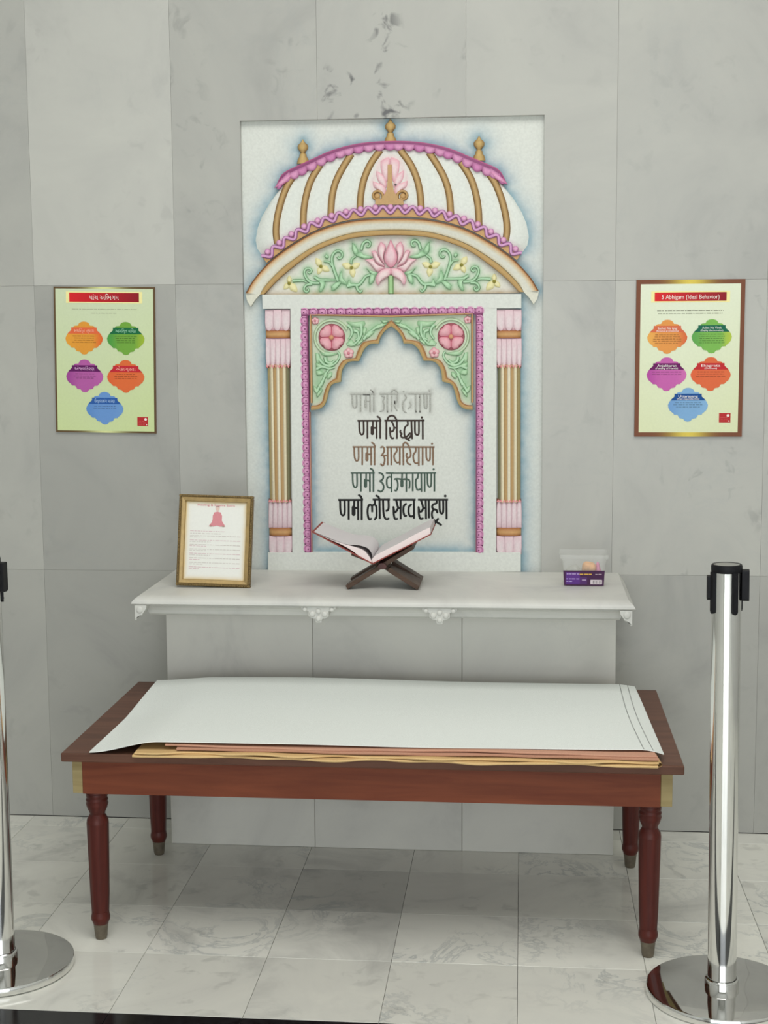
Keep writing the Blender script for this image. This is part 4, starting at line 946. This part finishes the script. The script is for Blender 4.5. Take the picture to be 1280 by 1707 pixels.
def pages(top, botm, name, colr):
    m = MB(); n = len(top)
    rows_ = []
    for t in np.linspace(0, 1, 9): rows_.append([(p[0], YF+(YB-YF)*t, p[1]+.010*math.sin(PI*min(1, t*1.0))*0) for p in top])
    m.grid(rows_, colr)
    if botm:
        m.grid([[(p[0], YF, p[1]) for p in top], [(p[0], YF, p[1]) for p in botm]], c(232, 214, 212)); m.grid([[(p[0], YB, p[1]) for p in top], [(p[0], YB, p[1]) for p in botm]], c(222, 210, 208))
        m.grid([[(top[-1][0], YF, top[-1][1]), (top[-1][0], YB, top[-1][1])], [(botm[-1][0], YF, botm[-1][1]), (botm[-1][0], YB, botm[-1][1])]], c(206, 194, 192))
    return bp(m, name, M_PAPER, True)
pg = c(204, 198, 200)
lt_top = crv(cv(kf, (585, 478), (590, 440), (575, 402), (545, 372), (480, 353), (380, 345), (300, 318), (230, 290), (100, 238)), 26)
pages(lt_top, None, 'left_pages', pg)
lt2 = crv(cv(kf, (585, 482), (560, 440), (520, 395), (455, 368), (380, 348), (300, 322), (230, 296), (102, 242)), 26)
lb2 = crv(cv(kf, (585, 494), (500, 452), (430, 400), (360, 358), (300, 330), (230, 300), (170, 272), (104, 244)), 26)
pages(lt2, lb2, 'left_page_block', c(190, 178, 178))
rt_top = crv(cv(kf, (585, 470), (610, 440), (680, 400), (800, 340), (950, 258), (1060, 206)), 26)
rt_bot = crv(cv(kf, (592, 496), (640, 478), (740, 432), (880, 360), (1000, 296), (1064, 258)), 26)
pages(rt_top, rt_bot, 'right_pages', pg)

# ---------------------------------------------------------------- text helpers
def text_mesh(s, h, wmax=None, xs=1.0):
    """flat outlines of a line of type as (verts, faces) centred on 0,0 with cap height about h"""
    cu = bpy.data.curves.new('t', 'FONT'); cu.body = s; cu.size = 1; cu.align_x = 'CENTER'; cu.resolution_u = 2
    ob = bpy.data.objects.new('t', cu); C.objects.link(ob); dg = bpy.context.evaluated_depsgraph_get(); dg.update()
    me = bpy.data.meshes.new_from_object(ob.evaluated_get(dg))
    V_ = [(v.co.x, v.co.y) for v in me.vertices]; F_ = [tuple(p.vertices) for p in me.polygons]
    bpy.data.objects.remove(ob); bpy.data.curves.remove(cu); bpy.data.meshes.remove(me)
    if not V_: return [], []
    x0, x1 = min(v[0] for v in V_), max(v[0] for v in V_); y0, y1 = min(v[1] for v in V_), max(v[1] for v in V_)
    sy = h/.72; sx = sy*xs
    if wmax: sx = wmax/(x1-x0)
    return [((v[0]-(x0+x1)/2)*sx, (v[1]-.36)*sy) for v in V_], F_
def put_text(m, s, cx, cz, h, y, col, wmax=None, xs=1.0):
    V_, F_ = text_mesh(s, h, wmax, xs); b = len(m.v)
    for v in V_: m.v.append((cx+v[0], y, cz+v[1])); m.c.append(col)
    for f in F_: m.f.append(tuple(b+i for i in f))
def dashes(m, cx, cz, w_, n, pitch, h, y, col, left=False, rag=.15):
    r = random.Random(int(cx*1000)+n)
    for k in range(n):
        ww = w_*(1-r.uniform(0, rag)); x = cx-ww/2 if not left else cx-w_/2; e_ = x+ww
        while x < e_-.001:
            l = min(e_-x, r.uniform(.004, .013)); hh = h*r.uniform(.75, 1.1)
            m.v += [(x, y, cz-k*pitch-hh/2), (x+l, y, cz-k*pitch-hh/2), (x+l, y, cz-k*pitch+hh/2), (x, y, cz-k*pitch+hh/2)]; m.c += [col]*4
            b = len(m.v)-4; m.f.append((b, b+1, b+2, b+3)); x += l+r.uniform(.0015, .003)
# ---------------------------------------------------------------- two wall posters
MED = [(0, -232), (30, -228), (60, -215), (76, -198), (85, -176), (92, -172), (130, -172), (148, -164), (152, -150), (180, -148), (182, -112), (215, -84), (250, -42), (268, 0), (262, 40), (240, 80), (192, 120), (186, 134), (140, 136), (130, 150), (112, 180), (60, 190), (46, 210), (35, 222), (0, 229)]
def medw(y): 
    ys = [p[1] for p in MED]; xs_ = [p[0] for p in MED]; return float(np.interp(y, ys, xs_))
def poster(name, x0, x1, z0, z1, border, lab, meds, title, intro, green, foot, tilt):
    root = empty(name, (x0, 0, z0), 0, lab, 'poster', 'conduct posters on the wall')
    w_, h_ = x1-x0, z1-z0
    def P(m, nm, mt=M_PRINT):
        o = m.build(nm, mt, root); return o
    m = MB(); m.poly([(0, 0), (w_, 0), (w_+tilt, h_), (tilt, h_)], -.0005, -.006, c(120, 84, 60)); P(m, 'board')
    y = -.0064
    # frame print: brown with a golden gradient in the middle of top and bottom
    m = MB(); br = c(104, 64, 46, .7) if border > .008 else c(84, 66, 44, .7); gd = c(196, 176, 78, .75) if border > .008 else c(196, 200, 140, .75)
    def sheared(x, z): return (x+tilt*z/h_, z)
    for zc_ in (0, h_-border):
        xs_ = np.linspace(0, w_, 25); R = []; Q = []
        for zz_ in (zc_, zc_+border):
            R.append([(sheared(x, zz_)[0], y, zz_) for x in xs_]); Q.append([mix(br, gd, math.exp(-((x-w_/2)/(w_*.16))**2)) for x in xs_])
        m.grid(R, Q)
    for xc_ in (0, w_-border):
        m.grid([[(sheared(xc_, z)[0], y, z), (sheared(xc_+border, z)[0], y, z)] for z in (border, h_-border)], br)
    P(m, 'printed_border')
    # sheet ground
    bx, bz = w_-2*border, h_-2*border; R = []; Q = []
    for j in range(13):
        v = j/12; r = []; q = []
        for i in range(9):
            u = i/8; X, Z = sheared(border+bx*u, border+bz*v); r.append((X, y, Z)); q.append(mix(green[0], green[1], min(1, max(0, (v*.8+.3*(1-abs(u-.4))-.1)))))
        R.append(r); Q.append(q)
    m = MB(); m.grid(R, Q); P(m, 'printed_sheet')
    U = lambda u, v: (lambda s_: s_)(sheared(w_*u, h_*(1-v)))
    # title banner
    m = MB(); (tx, tz) = U(.5, title[1]); tw = w_*title[2]; th = h_*title[3]
    for k, (dx, dz, cl_) in enumerate(((.010, .0035, c(226, 214, 150, .8)), (0, 0, None))):
        R = []; Q = []
        for zz_ in (-th/2-dz, th/2+dz):
            xs_ = np.linspace(-tw/2-dx, tw/2+dx, 9); R.append([(tx+x, y-.0003*(k+1), tz+zz_) for x in xs_]); Q.append([cl_ or mix(c(200, 34, 40, .8), c(128, 22, 34, .8), i/8) for i in range(9)])
        m.grid(R, Q)
    P(m, 'title_banner')
    m = MB(); put_text(m, title[0], tx, tz, th*.52, y-.001, c(232, 214, 208, .8), title[4]*w_); P(m, 'title_text')
    m = MB(); gx_, gz_ = U(.5, intro[0]); dashes(m, gx_, gz_, w_*intro[1], 1, .008, .0022, y-.0003, intro[3]); dashes(m, gx_, gz_-.0085*intro[4], w_*intro[2], 1, .008, .0022, y-.0003, intro[3]); P(m, 'small_print')
    # medallions
    for (u, v, ca, cb_, cc_, cbn, t1, t2, nl, tcol, lw) in meds:
        s_ = meds_scale*w_/.31; X, Z = U(u, v)
        m = MB(); R = []; Q = []
        ys = sorted(set([p[1] for p in MED]+list(range(-225, 229, 18))))
        for yy in ys:
            ww = medw(yy)+.5; R.append([(X+ww*t*s_, y-.0006, Z-yy*s_) for t in np.linspace(-1, 1, 9)])
            row = []
            for t in np.linspace(-1, 1, 9):
                xx = ww*t/268
                row.append(mix(ca, cb_, min(1, max(0, (-xx-.35)*2))) if xx < 0 else mix(ca, cc_, min(1, max(0, (xx-.45)*2.2))))
            Q.append(row)
        m.grid(R, Q); md = P(m, 'medallion')
        m = MB(); R = [[(X+t*ww*s_, y-.0009, Z-yy*s_) for t in (-1, 1)] for yy, ww in ((-150, 182), (-112, 184), (-85, 215), (-62, 238))]; m.grid(R, cbn)
        put_text(m, t1, X, Z+(118 if t2 else 106)*s_, 34*s_ if t2 else 46*s_, y-.0012, tcol, (260 if t2 else 290)*s_*min(1, len(t1)/11+.25))
        if t2: put_text(m, t2, X, Z+82*s_, 24*s_, y-.0012, tcol, 300*s_*min(1, len(t2)/20+.1))
        o2 = m.build('medallion_banner', M_PRINT, md)
        m = MB(); dashes(m, X, Z+30*s_, lw*s_, nl, 29*s_, 10*s_, y-.0009, tuple(q*.52 for q in ca), rag=.25); m.build('small_print', M_PRINT, md)
    m = MB(); X, Z = U(*foot); m.box(X-.0165, X+.0165, y-.0006, y, Z-.0135, Z+.0135, c(168, 40, 42, .8)); P(m, 'red_stamp')
    m = MB(); m.disc(X+.009, Z+.0065, .0042, y-.0008, .0002, c(232, 214, 208, .8), c(232, 214, 208, .8), 8); m.disc(X+.012, Z-.0095, .002, y-.0008, .0002, c(232, 214, 208, .8), c(232, 214, 208, .8), 6)
    dashes(m, X-.002, Z+.001, .022, 3, .005, .0012, y-.0008, c(206, 110, 104, .8)); P(m, 'stamp_marks')
meds_scale = .000214
og, gr, pu, rd, bl = c(206, 136, 58, .8), c(104, 160, 58, .8), c(164, 80, 148, .8), c(204, 96, 54, .8), c(100, 140, 184, .8)
wt = c(226, 222, 216, .8)
def E8(r, g, b): return c(r, g, b, .8)
poster('english_conduct_poster', .656, .9665, 1.2025, 1.6575, .0125, 'English wall poster with wide brown border and five coloured medallions, right of the altar', [
    (.292, .362, E8(208, 138, 70), E8(214, 156, 76), E8(196, 94, 56), E8(196, 98, 66), 'Sachet No tyag', '(Renounce all possessions)', 5, wt, 400),
    (.702, .360, E8(112, 166, 76), E8(84, 148, 74), E8(166, 182, 66), E8(20, 92, 70), 'Achet No Vivek', '(Display discrimination)', 5, wt, 400),
    (.292, .600, E8(180, 90, 156), E8(164, 70, 146), E8(188, 100, 160), E8(96, 18, 84), 'Anjalikaran', '(Folding of Hands)', 2, wt, 440),
    (.699, .600, E8(202, 96, 58), E8(204, 92, 56), E8(202, 100, 60), E8(176, 36, 42), 'Ekagrata', '(Oneness)', 3, wt, 440),
    (.495, .796, E8(116, 156, 194), E8(104, 144, 190), E8(122, 162, 198), E8(20, 70, 132), 'Uttarasang', '(Wear a respectable Dress)', 3, wt, 400)],
    ('5 Abhigam (Ideal Behavior)', .108, .66, .055, .53), (.195, .66, .64, E8(120, 122, 104), 1), (c(206, 212, 172, .86), c(214, 220, 200, .86)), (.838, .879), .0)
poster('gujarati_conduct_poster', -1.0875, -.7765, 1.216, 1.6545, .0055, 'Gujarati wall poster with thin dark border and five coloured medallions, left of the altar', [
    (.297, .350, E8(206, 140, 52), E8(212, 146, 52), E8(206, 92, 42), E8(208, 96, 58), 'સચિત્ત ત્યાગ', '', 4, E8(232, 170, 150), 360),
    (.710, .350, E8(104, 152, 58), E8(66, 140, 62), E8(146, 168, 50), E8(22, 96, 58), 'અચિત્ત વિવેક', '', 4, E8(150, 200, 170), 320),
    (.297, .610, E8(164, 84, 148), E8(144, 64, 134), E8(170, 88, 152), E8(88, 20, 84), 'અંજલિકરણ', '', 3, E8(206, 160, 200), 330),
    (.705, .610, E8(204, 98, 52), E8(204, 92, 50), E8(202, 102, 58), E8(178, 34, 46), 'એકાગ્રતા', '', 3, E8(228, 160, 150), 330),
    (.4925, .831, E8(96, 136, 190), E8(86, 128, 184), E8(100, 140, 190), E8(40, 84, 150), 'ઉત્તરાસંગ ધારણ', '', 2, E8(170, 196, 226), 360)],
    ('પાંચ અિભગમ', .071, .69, .062, .29), (.152, .69, .28, E8(160, 166, 138), 1.4), (c(194, 208, 150, .88), c(198, 208, 178, .88)), (.868, .918), .0)
bpy.data.objects['gujarati_conduct_poster'].rotation_euler = (0, .016, 0)

# ---------------------------------------------------------------- framed prayer sheet on the shelf
cert = empty('framed_prayer_sheet', (-.545, -.306, SZ+.001), 0, 'gold-framed printed sheet with a small seated figure, standing at the left end of the shelf', 'picture frame')
cert.rotation_euler = (math.radians(-9), math.radians(1.6), math.radians(0))
W2, H2 = .1070, .2605
rope = []
m = MB()
for (x0, x1, z0, z1) in ((-W2, W2, 0, .0075), (-W2, W2, H2-.0075, H2), (-W2, -W2+.0075, .0075, H2-.0075), (W2-.0075, W2, .0075, H2-.0075)): m.box(x0, x1, -.014, .004, z0, z1)
m.build('frame_rim', M_ROPE, cert, bevel=.002)
m = MB()
for k in range(46):
    t = (k+.5)/46; x = -W2+2*W2*t
    for z in (.0037, H2-.0037): m.disc(x, z, .0031, -.0135, .003, (1, 1, 1), (1, 1, 1), 6)
for k in range(56):
    z = H2*(k+.5)/56
    for x in (-W2+.0037, W2-.0037): m.disc(x, z, .0031, -.0135, .003, (1, 1, 1), (1, 1, 1), 6)
o = m.build('rope_beading', M_ROPE, cert); o['kind'] = 'stuff'
m = MB(); i0, i1 = .0075, .0195
R = [[(-W2+i, -.012+d, i), (W2-i, -.012+d, i), (W2-i, -.012+d, H2-i), (-W2+i, -.012+d, H2-i)] for i, d in ((i0, -.002), (i0+.002, -.0035), (i1-.002, -.001), (i1, .005))]
m.grid(R, (1, 1, 1), close=True); m.build('gold_mount', M_GOLD, cert)
gx_ = np.linspace(-W2+i1-.001, W2-i1+.001, 31); gz_ = np.linspace(i1-.001, H2-i1+.001, 41); R = []; PT = []
for z in gz_: R.append([(x, -.006, z) for x in gx_]); PT += [(x, z) for x in gx_]
a0_, a1_, b0_, b1_ = gx_[0], gx_[-1], gz_[0], gz_[-1]
cc = paint(PT, c(212, 212, 206, .8), [([[(a0_, b0_), (a1_, b0_), (a1_, b1_), (a0_, b1_), (a0_, b0_)]], c(196, 168, 104, .8), .9, .006)]).reshape(41, 31, 3)
m = MB(); m.grid(R, [[tuple(q) for q in r] for r in cc]); m.build('printed_paper', M_PAPER, cert)
m = MB(); zt_ = H2-.0285; put_text(m, 'Healing & Inspire Spirit', 0, zt_, .0058, -.0066, c(192, 96, 112, .8), .108); m.build('title_text', M_PAPER, cert)
m = MB()
m.poly([(.004+x*.95, .178+z) for x, z in ((-.024, -.004), (-.017, .004), (-.014, .012), (-.014, .024), (-.010, .033), (0, .036), (.010, .033), (.014, .024), (.014, .010), (.018, .004), (.024, -.004), (.010, -.007), (0, -.004), (-.012, -.007))], -.0062, -.0068, c(196, 128, 134, .8))
m.disc(.004, .178+.044, .0058, -.0064, .0004, c(206, 180, 170, .8), c(206, 180, 170, .8), 12, 1.2)
m.poly([(.004+x, .178+z) for x, z in ((-.006, .046), (-.004, .0515), (.004, .0515), (.006, .046), (.004, .049), (-.004, .049))], -.0062, -.0072, c(160, 134, 128, .8))
for x in (-.018, .018): m.poly([(.004+x+a_*.006, .172+b_*.003) for a_, b_ in ((-1, 0), (0, 1), (1, 0), (0, -.6))], -.0062, -.0070, c(160, 120, 112, .8))
m.build('seated_figure_print', M_PAPER, cert)
m = MB(); k = 0
for row, ww in ((0, .10), (1, .09), (2, .148), (2.6, .03), (3.8, .146), (4.5, .06), (5.7, .146), (6.3, .05), (7.6, .146), (8.2, .05), (9.4, .146), (10.1, .06), (11.3, .146), (12, .03), (13.2, .146), (13.9, .04), (15.1, .146), (15.8, .03)):
    dashes(m, -.073+ww/2, .157-row*.0068, ww, 1, .01, .0018, -.0064, c(186, 178, 174, .8) if int(row) % 3 else c(196, 172, 176, .8), rag=0)
m.build('small_print', M_PAPER, cert)
m = MB(); m.box(-W2+.004, W2-.004, .004, .007, .004, H2-.004); m.build('back_board', simple('brown_board', (.12, .08, .05), .8), cert)
m = MB(); m.poly([(-.02, .16), (.02, .16), (.03, .0), (-.03, .0)], -.0015, .0015, (1, 1, 1)); o = m.build('easel_leg', bpy.data.materials['brown_board'], cert); o.location = (0, .028, .001); o.rotation_euler = (math.radians(8), 0, 0)

# ---------------------------------------------------------------- clear plastic box of odds and ends
gl, nt, b = mat('clear_plastic'); b.inputs['Base Color'].default_value = (.80, .81, .78, 1); b.inputs['Alpha'].default_value = .13; b.inputs['Roughness'].default_value = .25; b.inputs['IOR'].default_value = 1.3
bx_ = empty('clear_plastic_tub', (.5045, -.187, SZ), 0, 'small clear plastic tub with a dark purple label at the right end of the shelf', 'plastic box')
def ring_wall(m, z, hx, hy, r=.008, n=5):
    pts = []
    for sx_, sy_, a0 in ((1, 1, 0), (-1, 1, PI/2), (-1, -1, PI), (1, -1, 3*PI/2)):
        for k in range(n): a_ = a0+PI/2*k/(n-1); pts.append((sx_*(hx-r)+r*math.cos(a_), sy_*(hy-r)+r*math.sin(a_), z))
    return pts
m = MB(); R = [ring_wall(m, z, hx, hy) for z, hx, hy in ((.001, .055, .044), (.03, .0575, .046), (.078, .0635, .052), (.078, .0690, .057), (.090, .0695, .0575), (.090, .0680, .056), (.080, .0675, .0555), (.080, .0622, .0507), (.03, .0562, .0447), (.0025, .0537, .0427))]
m.grid(R, (1, 1, 1), close=True); n = 20; m.f.append(tuple(range(n))); m.f.append(tuple(9*n+i for i in range(n)))
m.build('tub', gl, bx_, smooth=True)
m = MB(); m.poly([(-.0565, .002), (.0550, .002), (.0575, .0445), (-.0590, .0445)], -.0475, -.0490, c(64, 34, 66, .8))
lb = m.build('label', M_PRINT, bx_)
m = MB()
for (x0, x1, z0, z1, cl_) in ((-.052, -.012, .006, .040, c(84, 46, 120, .8)), (-.012, .008, .006, .026, c(76, 44, 96, .8)), (.018, .050, .006, .0185, c(206, 196, 200, .8))): m.box(x0, x1, -.0493, -.0490, z0, z1, cl_)
x = .021
while x < .047: m.box(x, x+.0010, -.0496, -.0493, .0078, .0168, c(60, 50, 60, .8)); x += rnd.choice((.0019, .0026, .0034))
for zz_, x0_, ww, cl_ in ((.035, -.032, .034, c(170, 150, 190, .8)), (.0345, .004, .034, c(190, 150, 70, .8)), (.0345, .040, .018, c(150, 130, 140, .8)), (.021, -.032, .036, c(170, 150, 200, .8)), (.014, -.042, .016, c(160, 140, 190, .8)), (.018, .0, .012, c(160, 140, 170, .8))): dashes(m, x0_, zz_, ww, 1, .01, .003, -.0495, cl_, rag=0)
m.build('label_print', M_PRINT, lb)
def blob(name, loc, s, col, lab, cat, parent=None, rough=.6, seed=0, amp=.15):
    bm = bmesh.new(); bmesh.ops.create_icosphere(bm, subdivisions=3, radius=1)
    r = random.Random(seed); ph = [r.uniform(0, 6) for _ in range(6)]
    for v in bm.verts:
        d = 1+amp*(math.sin(v.co.x*4+ph[0])+math.sin(v.co.y*5+ph[1])+math.sin(v.co.z*4.5+ph[2]))/2
        v.co = Vector((v.co.x*s[0], v.co.y*s[1], v.co.z*s[2]))*d
    me = bpy.data.meshes.new(name); bm.to_mesh(me); bm.free(); me.materials.append(simple(name+'_material', col, rough, 0, .15, 90))
    me.polygons.foreach_set('use_smooth', [True]*len(me.polygons))
    o = bpy.data.objects.new(name, me); C.objects.link(o); o.location = loc
    return tag(o, lab, cat)
o = blob('orange_pouch', (.519, -.195, SZ+.0445), (.019, .016, .022), c(226, 160, 96), 'rounded orange bundle showing at the top of the clear plastic tub', 'pouch', seed=2); o.rotation_euler = (0, .5, 0)
blob('pink_pouch', (.5445, -.187, SZ+.035), (.010, .020, .022), c(214, 110, 160), 'small pink bundle in the right corner of the clear plastic tub', 'pouch', seed=4, amp=.22)
blob('grey_packet', (.478, -.187, SZ+.030), (.025, .030, .022), c(168, 168, 160), 'crumpled grey packet filling the left of the clear plastic tub', 'packet', seed=8, amp=.22)
m = MB(); m.box(.4555, .555, -.217, -.152, SZ+.004, SZ+.0075, c(120, 110, 106)); o = m.build('folded_paper', M_PAPER); tag(o, 'flat grey paper lying in the bottom of the clear plastic tub', 'paper')

# ---------------------------------------------------------------- barrier posts
def barrier(x, y, lab, tape):
    root = empty('barrier_post', (x, y, 0), 0, lab, 'barrier post', 'steel barrier posts')
    root.rotation_euler = (0, math.radians(-.6 if x > 0 else 0), 0)
    m = MB(); m.lathe([(.168, .001), (.1715, .004), (.1722, .012), (.1715, .0195), (.1700, .0215)], 0, 0, 96, cap=False); m.f.append(tuple(range(96))); b = len(m.v)-96
    m.build('base_rim', M_STEEL, root, smooth=True)
    m = MB(); m.lathe([(.1699, .0215), (.166, .0222), (.10, .0236), (.045, .0246), (.0335, .0250)], 0, 0, 96, cap=False); m.f.append(tuple(4*96+i for i in range(96))); m.build('base_plate', M_STEEL2, root, smooth=True)
    m = MB(); m.lathe([(.0385, .0248), (.0385, .040), (.0375, .043), (.0340, .044)], 0, 0, 48, cap=False); m.build('collar', M_STEEL, root, smooth=True)
    m = MB(); m.lathe([(.0324, .025), (.0324, .985)], 0, 0, 64, cap=False); m.build('pole', M_STEEL, root, smooth=True)
    m = MB(); m.lathe([(.0320, .984), (.0338, .985), (.0342, .990), (.0342, .998), (.0325, 1.0015), (.0290, 1.002), (.0285, 1.0005)], 0, 0, 48, cap=False); m.build('cap_ring', M_BLACK, root, smooth=True)
    m = MB(); m.lathe([(.0287, 1.0000), (.0287, 1.0010), (.001, 1.0012)], 0, 0, 40); m.build('cap_disc', M_GREY, root, smooth=False)
    for k, ang in enumerate((-66, 24, 114, 204)):
        a_ = math.radians(ang)
        m = MB(); o_ = [(-.0068, .8985), (-.0050, .8945), (0, .8925), (.0050, .8945), (.0068, .8985), (.0068, .986), (-.0068, .986)]
        m.poly(o_, -.030, -.0375, (1, 1, 1))
        for zz_ in (.902, .978): m.disc(0, zz_, .0025, -.0374, .0012, (1, 1, 1), (1, 1, 1), 8)
        o = m.build('slot_strip', M_BLACK, root, bevel=.001); o.rotation_euler = (0, 0, a_+math.radians(0)+math.radians(90)-math.radians(0))
    for sg, zl, zh, d in ((1, .921, .990, .0150), (-1, .922, .976, .0085)):
        m = MB(); m.poly([(-.009, zl+.006), (-.005, zl), (.012, zl), (.018, zl+.008), (.018, zh-.003), (.014, zh), (-.009, zh)] if False else [(-.012, zl+.004), (-.008, zl), (.008, zl), (.012, zl+.004), (.012, zh-.002), (.010, zh), (-.010, zh), (-.012, zh-.002)], -.033, -.034-d, (1, 1, 1))
        o = m.build('tape_clip', M_BLACK, root, bevel=.0015); o.rotation_euler = (0, 0, math.radians(83) if sg > 0 else math.radians(-93))
    return root
barrier(.790, -1.105, 'polished steel barrier post fully in view to the right of the table', True)
barrier(-.915, -1.09, 'polished steel barrier post cut off by the left edge of the view', True)
